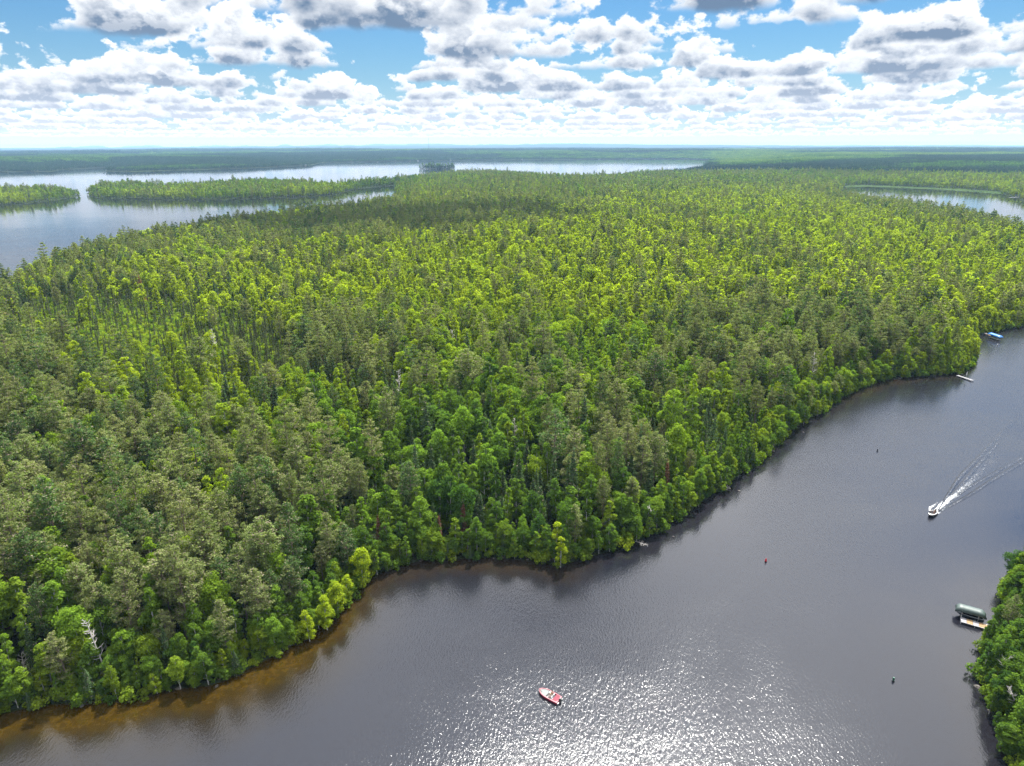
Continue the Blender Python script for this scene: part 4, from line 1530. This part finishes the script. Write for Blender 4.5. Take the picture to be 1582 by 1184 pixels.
ribbon('wake_wave', [(1453, 785), (1478, 758), (1505, 726), (1545, 680)], [0.8, 1.2, 1.6, 2.0], [0.5, 0.7, 0.6, 0.1], MAT_WATER, crest=0.12, kind='structure')


for pth in ([(1452, 786), (1470, 758), (1483, 738), (1520, 700), (1568, 648)], [(1455, 790), (1497, 767), (1530, 745), (1590, 709), (1680, 666)],
            [(1453, 787), (1478, 760), (1505, 727), (1545, 682)], [(1455, 789), (1490, 758), (1530, 736), (1590, 702)]):
    ribbon('wake_foam', pth, [0.5, 0.6, 0.8, 0.9, 1.0][:len(pth)], [0.28, 0.20, 0.16, 0.12, 0.0][:len(pth)], M_FOAM, z0=0.20)

# ---- docks and boat lifts
def canopy_lift(a, b, W, zc, mat, label, boat_mat, boat=True):
    """boat lift: posts, cradle, and a vinyl canopy with sloping ends; a, b: ends of the canopy axis"""
    a, b = np.array(a), np.array(b)
    c = (a + b) / 2
    d = b - a
    L = float(np.hypot(*d))
    rz = math.atan2(d[1], d[0])
    root = empty('boat_lift', (c[0], c[1], 0), rz)
    tag(root, label, 'boat lift', 'canopied boat lifts')
    m = MB()
    nx, ny = 14, 8
    V = []
    for i in range(nx + 1):
        x = -L / 2 + L * i / nx
        e = min(1.0, min(i, nx - i) / 1.6)
        for j in range(ny + 1):
            q = 2 * j / ny - 1
            y = q * W / 2 * (0.80 + 0.20 * e)
            z = zc + 0.55 * (1 - abs(q) ** 2.2) * (0.35 + 0.65 * e) - (0.45 if abs(q) > 0.99 else 0) - 0.5 * (1 - e) - 0.02 * math.sin(i * 3.1)
            V.append((x, y, z))
    F = [(i * (ny + 1) + j, (i + 1) * (ny + 1) + j, (i + 1) * (ny + 1) + j + 1, i * (ny + 1) + j + 1) for i in range(nx) for j in range(ny)]
    m.add(V, F)
    cv = m.obj('canopy', mat, root, smooth=True)
    so = cv.modifiers.new('thick', 'SOLIDIFY')
    so.thickness = 0.03
    for x in (-L * .27, L * .27):
        for y in (-W * .43, W * .43):
            p = MB()
            p.tube([(x, y, -1.5), (x, y, zc - 0.1)], [0.05, 0.05], 8)
            p.obj('post', M_ALU, root)
        q = MB()
        q.box((x, 0, 0.25), (0.12, W * .9, 0.14))
        q.obj('cradle_beam', M_ALU, root)
    if boat:
        bl = empty('moored_boat', (c[0], c[1], 0.45), rz + math.pi)
        tag(bl, 'dark boat stored beneath the ' + ('green' if mat is M_GREENVINYL else 'blue') + ' lift canopy', 'boat', None)
        h, rings = hull_mb(min(L * .92, 6.6), 2.2, 0.6)
        h.obj('hull', boat_mat, bl)
        ring_deck(rings, 0.25, 1, 11, 0, 0, 0).obj('gunwale', M_GREY, bl)
        mo = MB()
        mo.box((-min(L * .92, 6.6) / 2 - 0.3, 0, 0.7), (0.5, 0.4, 0.6), taper=0.75)
        mo.obj('outboard_motor', M_BLACK, bl)
    return rz, L


def dock(a, b, W, z, cols, label, posts=4, end_t=0.0):
    a, b = np.array(a), np.array(b)
    d = b - a
    L = float(np.hypot(*d))
    rz = math.atan2(d[1], d[0])
    root = empty('dock', (a[0], a[1], 0), rz)
    tag(root, label, 'dock', 'docks along the banks')
    n = len(cols)
    for k, mt in enumerate(cols):
        m = MB()
        x0, x1 = L * k / n + 0.02, L * (k + 1) / n - 0.02
        nb = max(3, int((x1 - x0) / 0.16))
        for q in range(nb):
            xx = x0 + (x1 - x0) * (q + 0.5) / nb
            m.box((xx, 0, z), ((x1 - x0) / nb * 0.88, W, 0.05))
        m.obj('deck_section', mt, root)
    for s in (-1, 1):
        m = MB()
        m.box((L / 2, s * (W / 2 + 0.035), z - 0.07), (L, 0.06, 0.18))
        m.obj('side_rail', M_ALU, root)
    for k in range(posts):
        x = 0.1 + (L - 0.3) * k / (posts - 1)
        for s in (-1, 1):
            p = MB()
            p.tube([(x, s * (W / 2 + 0.10), -1.5), (x, s * (W / 2 + 0.10), z + (0.55 if k in (0, posts // 2) else 0.12))], [0.055, 0.055], 8)
            p.obj('post', M_POSTWHITE, root)
    if end_t:
        m = MB()
        m.box((-0.5, 0, z + .004), (1.2, end_t, 0.05))
        m.obj('end_platform', cols[0], root)
    return root


canopy_lift(ground(1477, 934, 2.6), ground(1524.5, 947, 2.6), 2.7, 2.3, M_GREENVINYL, 'boat lift under a dark green vinyl canopy beside the plank dock', M_DARKHULL)
dock(ground(1484, 957, 0.5), ground(1552, 976.5, 0.5), 1.8, 0.5, [M_GREYWOOD, M_TAN, M_GREYWOOD, M_TAN, M_TAN, M_GREYWOOD, M_TAN], 'dock of alternating tan and grey planks beside the green canopy', 4)
canopy_lift(ground(1528, 514, 2.6), ground(1548, 520.5, 2.6), 3.2, 2.4, M_BLUEVINYL, 'bright blue canopied boat lift at the far wooded cove', M_WHITE)
dock(ground(1530, 517.5, 0.5), ground(1513, 512.5, 0.5), 1.8, 0.5, [M_TAN, M_GREYWOOD, M_TAN], 'short tan dock leading to the blue canopied boat lift', 3, 3.0)
dock(ground(1503, 588, 0.5), ground(1479, 580, 0.5), 1.2, 0.5, [M_GREYWOOD] * 5, 'narrow weathered grey dock below the wooded point', 4)
dock(ground(1559, 305.5, 0.6), ground(1580, 304.5, 0.6), 3.0, 0.6, [M_GREYWOOD] * 3, 'grey dock on the small distant lake beside the eastern trees', 3)
# umbrella furled on the narrow dock
ub = empty('furled_umbrella', (*ground(1492, 586, 0.5), 0.53))
tag(ub, 'furled white umbrella standing on the narrow grey dock', 'umbrella')
m = MB()
m.tube([(0, 0, 0), (0, 0, 3.6)], [0.04, 0.03], 8)
m.obj('pole', M_POSTWHITE, ub)
m = MB()
m.tube([(0, 0, 1.7), (0, 0, 2.1), (0, 0, 3.4), (0, 0, 3.6)], [0.26, 0.22, 0.12, 0.03], 8)
m.obj('canopy', M_WHITE, ub, smooth=True)


def buoy(px, py, mat, shape, label):
    p = ground(px, py, 0)
    root = empty('buoy', (p[0], p[1], 0))
    tag(root, label, 'buoy', 'channel buoys')
    m = MB()
    if shape == 'nun':
        m.tube([(0, 0, -0.3), (0, 0, 0.45), (0, 0, 0.5), (0, 0, 1.05)], [0.27, 0.27, 0.24, 0.08], 14)
    else:
        m.tube([(0, 0, -0.3), (0, 0, 0.75), (0, 0, 0.83)], [0.21, 0.21, 0.16], 14)
    m.obj('body', mat, root)
    m = MB()
    m.tube([(0, 0, 0.02), (0, 0, 0.16)], [0.31, 0.31], 14)
    m.obj('float_collar', M_BLACK, root)


buoy(1183, 868, M_BUOYRED, 'nun', 'red cone-topped buoy on the open river between the boats')
buoy(1380, 1052, M_BUOYGREEN, 'can', 'green can buoy floating off the dock with the green canopy')
buoy(1355.5, 697, M_BUOYDARK, 'can', 'dark buoy on the pale water up the river from the speeding boat')
buoy(1541, 534, M_POSTWHITE, 'can', 'tiny white mooring buoy off the blue canopied lift')

# ---- radio mast far behind the lake
mp_ = ground(663, 226 + 20, 0)
mp_ = mp_ / np.hypot(*mp_) * 6000.0
mroot = empty('radio_mast', (mp_[0], mp_[1], 8))
tag(mroot, 'slender steel radio mast rising above the far forest skyline', 'mast')
m = MB()
for k in range(3):
    a = k * 2.094
    m.tube([(1.7 * math.cos(a), 1.7 * math.sin(a), 0), (1.5 * math.cos(a), 1.5 * math.sin(a), 168)], [0.32, 0.26], 5)
for q in range(34):
    a = (q % 3) * 2.094
    m.tube([(1.6 * math.cos(a), 1.6 * math.sin(a), q * 4.9), (1.6 * math.cos(a + 2.094), 1.6 * math.sin(a + 2.094), q * 4.9 + 4.9)], [0.16, 0.16], 4)
m.obj('lattice', M_STEEL, mroot)
m = MB()
m.tube([(0, 0, 166), (0, 0, 176)], [0.25, 0.1], 5)
m.obj('antenna', M_STEEL, mroot)
for k in range(3):
    a = k * 2.094 + 0.5
    m = MB()
    m.tube([(0, 0, 150), (90 * math.cos(a), 90 * math.sin(a), 0)], [0.05, 0.05], 4)
    m.obj('guy_wire', M_STEEL, mroot)

# ---- cabins on the far shore
WALLS = {'white': M_WHITE, 'tan': simple_mat('tan_siding', (0.50, 0.38, 0.25), 0.8), 'brown': simple_mat('brown_siding', (0.20, 0.10, 0.07), 0.8), 'grey': simple_mat('grey_siding', (0.42, 0.43, 0.45), 0.8)}
CABINS = [(466, 254.5, 'white', 16, 9, 'white cabin on the tip of the long wooded point'), (472, 256, 'white', 12, 5, 'low white boathouse at the very tip of the wooded point'),
          (498, 251, 'tan', 14, 7, 'tan lake house just beyond the wooded point'), (545, 250, 'white', 16, 7, 'white lake house on the far shore, first beyond the tan one'),
          (583, 249.6, 'white', 18, 8, 'wide white lake house on the far shore before the brown lodge'), (632, 249, 'brown', 26, 11, 'big brown lodge on the far shore above the pine islet'),
          (646, 249, 'white', 14, 7, 'white cottage standing next to the big brown lodge'), (696, 248, 'grey', 16, 8, 'grey cottage on the far shore beyond the pine islet'),
          (760, 247, 'white', 15, 7, 'small white cottage alone at mid far shore'), (806, 247, 'grey', 18, 8, 'wide grey lake house at mid far shore'),
          (926, 246, 'white', 18, 8, 'white lake house on the upper far shore before the tan one'), (1011, 245.6, 'tan', 26, 11, 'large tan lake house near the end of the far shore')]
for (px, py, wc, W_, H_, lab) in CABINS:
    p = ground(px, py, 0)
    d = p / np.hypot(*p)
    p = p + d * 4
    hz0 = float(height(np.array([p[0]]), np.array([p[1]]))[0])
    root = empty('lake_house', (p[0], p[1], max(hz0, 0.2)), math.atan2(d[0], d[1]) * -1)
    tag(root, lab, 'house', 'lake houses on the far shore')
    D_ = W_ * 0.6
    m = MB()
    m.box((0, 0, H_ * .3), (W_, D_, H_ * .6 + 0.4))
    wl = m.obj('wall', WALLS[wc], root)
    m = MB()
    z0 = H_ * .6 + .2
    m.add([(-W_ * .54, -D_ * .58, z0), (W_ * .54, -D_ * .58, z0), (W_ * .54, D_ * .58, z0), (-W_ * .54, D_ * .58, z0), (-W_ * .54, 0, H_), (W_ * .54, 0, H_)],
          [(0, 1, 5, 4), (2, 3, 4, 5), (0, 4, 3), (1, 2, 5), (3, 2, 1, 0)])
    rf = m.obj('roof', M_ROOF, root)
    m = MB()
    m.box((W_ * .25, D_ * .2, H_ * .95), (1.1, 1.1, 2.2))
    m.obj('chimney', M_ROCK, rf)
    for x in (-.3, 0.0, .3):
        m = MB()
        m.box((W_ * x, -D_ / 2 - 0.04, H_ * .34), (W_ * .16, 0.08, H_ * .24))
        m.obj('window', M_GLASS, root)

# ---- dead and odd trees one can pick out
dead_mats = (MAT_DEADWOOD, MAT_DEADWOOD)
MATS['dead'] = dead_mats
FORMS[('dead', 0)] = [dead_form(90, 13, 2.4), dead_form(91, 16, 1.8), dead_form(92, 10, 3.0)]


def dead(px, py, k, h, lean, az, label):
    p = ground(px, py, 0.8)
    hz0 = float(height(np.array([p[0]]), np.array([p[1]]))[0])
    p = ground(px, py, hz0)
    tr, br = FORMS[('dead', 0)][k]
    key = ('deadmesh', k)
    if key not in MESHES:
        MESHES[key] = (tr.mesh('trunk', [MAT_DEADWOOD]), br.mesh('branches', [MAT_DEADWOOD]))
    root = empty('dead_tree', (p[0], p[1], hz0))
    root.rotation_euler = Euler((0, lean, az), 'XYZ')
    root.scale = (h, h, h)
    tag(root, label, 'dead tree', 'bare dead trees')
    for nm, me in zip(('trunk', 'branches'), MESHES[key]):
        o = bpy.data.objects.new(nm, me)
        COL.objects.link(o)
        o.parent = root


for q in [(42, 1060, 2, 0.75, 1.0, 2.2, 'bleached dead tree fallen over the bank at the picture edge'),
          (168, 1050, 1, 0.95, -0.12, 0.4, 'tall pale snag among the shoreline birches'),
          (330, 850, 0, 1.1, 0.05, 1.0, 'bare grey snag among the olive pines'),
          (104, 860, 0, 1.0, 0.05, 2.0, 'grey snag standing in the western pines'),
          (385, 700, 1, 1.1, 0.1, 3.0, 'white snag above the bright maple clump'),
          (1018, 814, 1, 0.7, -0.6, 0.8, 'pale dead trunk leaning over the water below the tall pines'),
          (1110, 752, 2, 0.45, 1.25, -0.9, 'bleached root plate and trunk fallen in the river'),
          (1116, 747, 0, 0.45, 1.1, -2.4, 'fallen white branches beside the bleached root plate'),
          (980, 836, 1, 0.45, 1.2, -1.2, 'thin dead trunk sloping into the dark water'),
          (1120, 610, 0, 1.3, 0.0, 0.0, 'silver snag in the shaded pine slope'), (1140, 620, 2, 1.2, 0.0, 0.5, 'broad bare crown beside the silver snag'),
          (795, 720, 1, 1.1, 0.0, 1.4, 'thin white snag mid forest above the bay'), (910, 715, 0, 1.2, 0.0, 2.4, 'bare snag beside tall grey pines near the bay'),
          (470, 690, 2, 1.0, 0.1, 0.4, 'spreading bare tree at the edge of the spruces'), (620, 640, 1, 1.2, 0.0, 3.4, 'slim bare snag among bright aspens'),
          (700, 560, 0, 1.3, 0.0, 1.1, 'bare snag in the middle of the forest'), (335, 560, 1, 1.1, 0.0, 2.1, 'bare snag in the spruce bog'),
          (1562, 1062, 2, 0.9, -0.35, 0.3, 'bleached dead tree leaning out of the eastern bank'), (1575, 1110, 1, 0.6, -0.5, 0.2, 'small white snag on the eastern bank'),
          (1250, 610, 1, 1.2, 0.05, 1.2, 'grey snag above the river bend')]:
    dead(*q)

RUST = [(0.12, 0.055, 0.035), (0.20, 0.095, 0.055)]
for (px, py, k, h, c, lab) in [(222, 470, 0, 1.5, 1, 'rust-red dying spruce standing above the bog spruces'), (717, 838, 0, 0.95, 0, 'rust-brown dying spruce at the bay shore'),
                               (680, 852, 3, 0.9, 0, 'slim rust-brown dying spruce beside the bay'), (588, 860, 3, 1.0, 0, 'rusty spire at the corner of the bay'),
                               (597, 862, 4, 1.0, 1, 'pale rusty spire at the corner of the bay'), (8, 985, 0, 0.8, 0, 'orange dead spruce among the westernmost pines'),
                               (1028, 760, 3, 0.9, 1, 'orange-brown dead spruce by the tall grey pines'), (1430, 480, 0, 1.0, 1, 'rusty dead conifer behind the cove')]:
    p = ground(px, py, 1.5)
    hz0 = float(height(np.array([p[0]]), np.array([p[1]]))[0])
    p = ground(px, py, hz0)
    place_tree('spruce_tree', 'spruce tree', 'dying rust-coloured spruces', lab, 'spruce', 0, k, (p[0], p[1], hz0), RNG.uniform(0, 6), (h, h, h), RUST[c])

# bright maples leaning out over the bay corner
for (px, py, k, h, lab) in [(505, 968, 3, 0.62, 'lime green maple leaning over the amber shallows'), (522, 948, 1, 0.60, 'lime green maple bush at the shoreline bend'),
                            (535, 925, 3, 0.55, 'small bright maple above the shoreline bend'), (560, 898, 1, 0.70, 'bright yellow-green maple at the bay corner'),
                            (478, 985, 3, 0.55, 'low lime maple below the western pines'), (866, 872, 5, 0.75, 'yellow-green birch leaning out at the headland'),
                            (858, 858, 5, 0.9, 'slender yellow birch behind the headland birch')]:
    p = ground(px, py, 1.0)
    place_tree('broadleaf_tree', 'broadleaf tree', 'bright trees leaning out from the shore', lab, 'broad', 0, k, (p[0], p[1], 0.2), RNG.uniform(0, 6), (h * 1.15, h * 1.15, h), (0.22, 0.27, 0.018))

# ---- boulders at the water line
rkm = []
for k in range(4):
    m = MB()
    rng = np.random.default_rng(500 + k)
    P, F = [], []
    nu, nv = 9, 6
    for i in range(nv + 1):
        for j in range(nu):
            th, ph = math.pi * i / nv, 2 * math.pi * j / nu
            r = 1 + rng.uniform(-.18, .18) * (0 < i < nv)
            P.append((math.sin(th) * math.cos(ph) * r, math.sin(th) * math.sin(ph) * r * 0.8, math.cos(th) * r * 0.6))
    for i in range(nv):
        for j in range(nu):
            j2 = (j + 1) % nu
            F.append((i * nu + j, (i + 1) * nu + j, (i + 1) * nu + j2, i * nu + j2))
    m.add(P, F)
    rkm.append(m.mesh('boulder', [M_ROCK]))
PR = WATERS[0]
sel = []
for (ax, ay) in PR:
    u, v, f = project(ax, ay, 0)
    if 0 < u < IW and 560 < v < IH and f > 0:
        sel.append((float(ax), float(ay), float(u), float(v)))
rng = np.random.default_rng(77)
rocks = [sel[i] for i in rng.permutation(len(sel))[:34]] + [(*ground(1142, 757, 0), 1142, 757), (*ground(1037, 831, 0), 1037, 831), (*ground(1240, 668, 0), 1240, 668)]
ROCKW = ['pale', 'dark', 'mossy', 'flat']
for i, (x, y, u, v) in enumerate(rocks):
    o = bpy.data.objects.new('boulder', rkm[i % 4])
    COL.objects.link(o)
    r = rng.uniform(0.22, 0.6)
    o.location = (x + rng.uniform(-1, 1), y + rng.uniform(-1.2, .5), 0.05)
    o.rotation_euler = (0, 0, rng.uniform(0, 6))
    o.scale = (r * 1.2, r, r)
    size = 'large' if r > 0.42 else 'small'
    tag(o, unique(f"{size} grey boulder at the water line, {in_words(int(round(u / IW * 100)))} percent across, {in_words(int(round(v / IH * 100)))} percent down",
                  [lambda l: l.replace('grey boulder', 'rounded grey boulder'), lambda l: l.replace('grey boulder', 'wet grey boulder'), lambda l: l.replace('grey boulder', 'half sunken boulder')]), 'boulder', 'boulders along the bank')
# ------------------------------------------------------------------ air
hz = MB()
hz.box((0, 0, 108.0), (81000, 81000, 226.0))
haze = hz.obj('haze', [])
hm = bpy.data.materials.new('air')
hm.use_nodes = True
g = NT(hm.node_tree)
pv = g.n('ShaderNodeVolumePrincipled', {'Color': (0.42, 0.68, 1.0, 1), 'Density': 3.8e-5, 'Anisotropy': 0.0})
out = g.n('ShaderNodeOutputMaterial')
hm.node_tree.links.new(pv.outputs[0], out.inputs['Volume'])
haze.data.materials.append(hm)
tag(haze, kind='stuff')
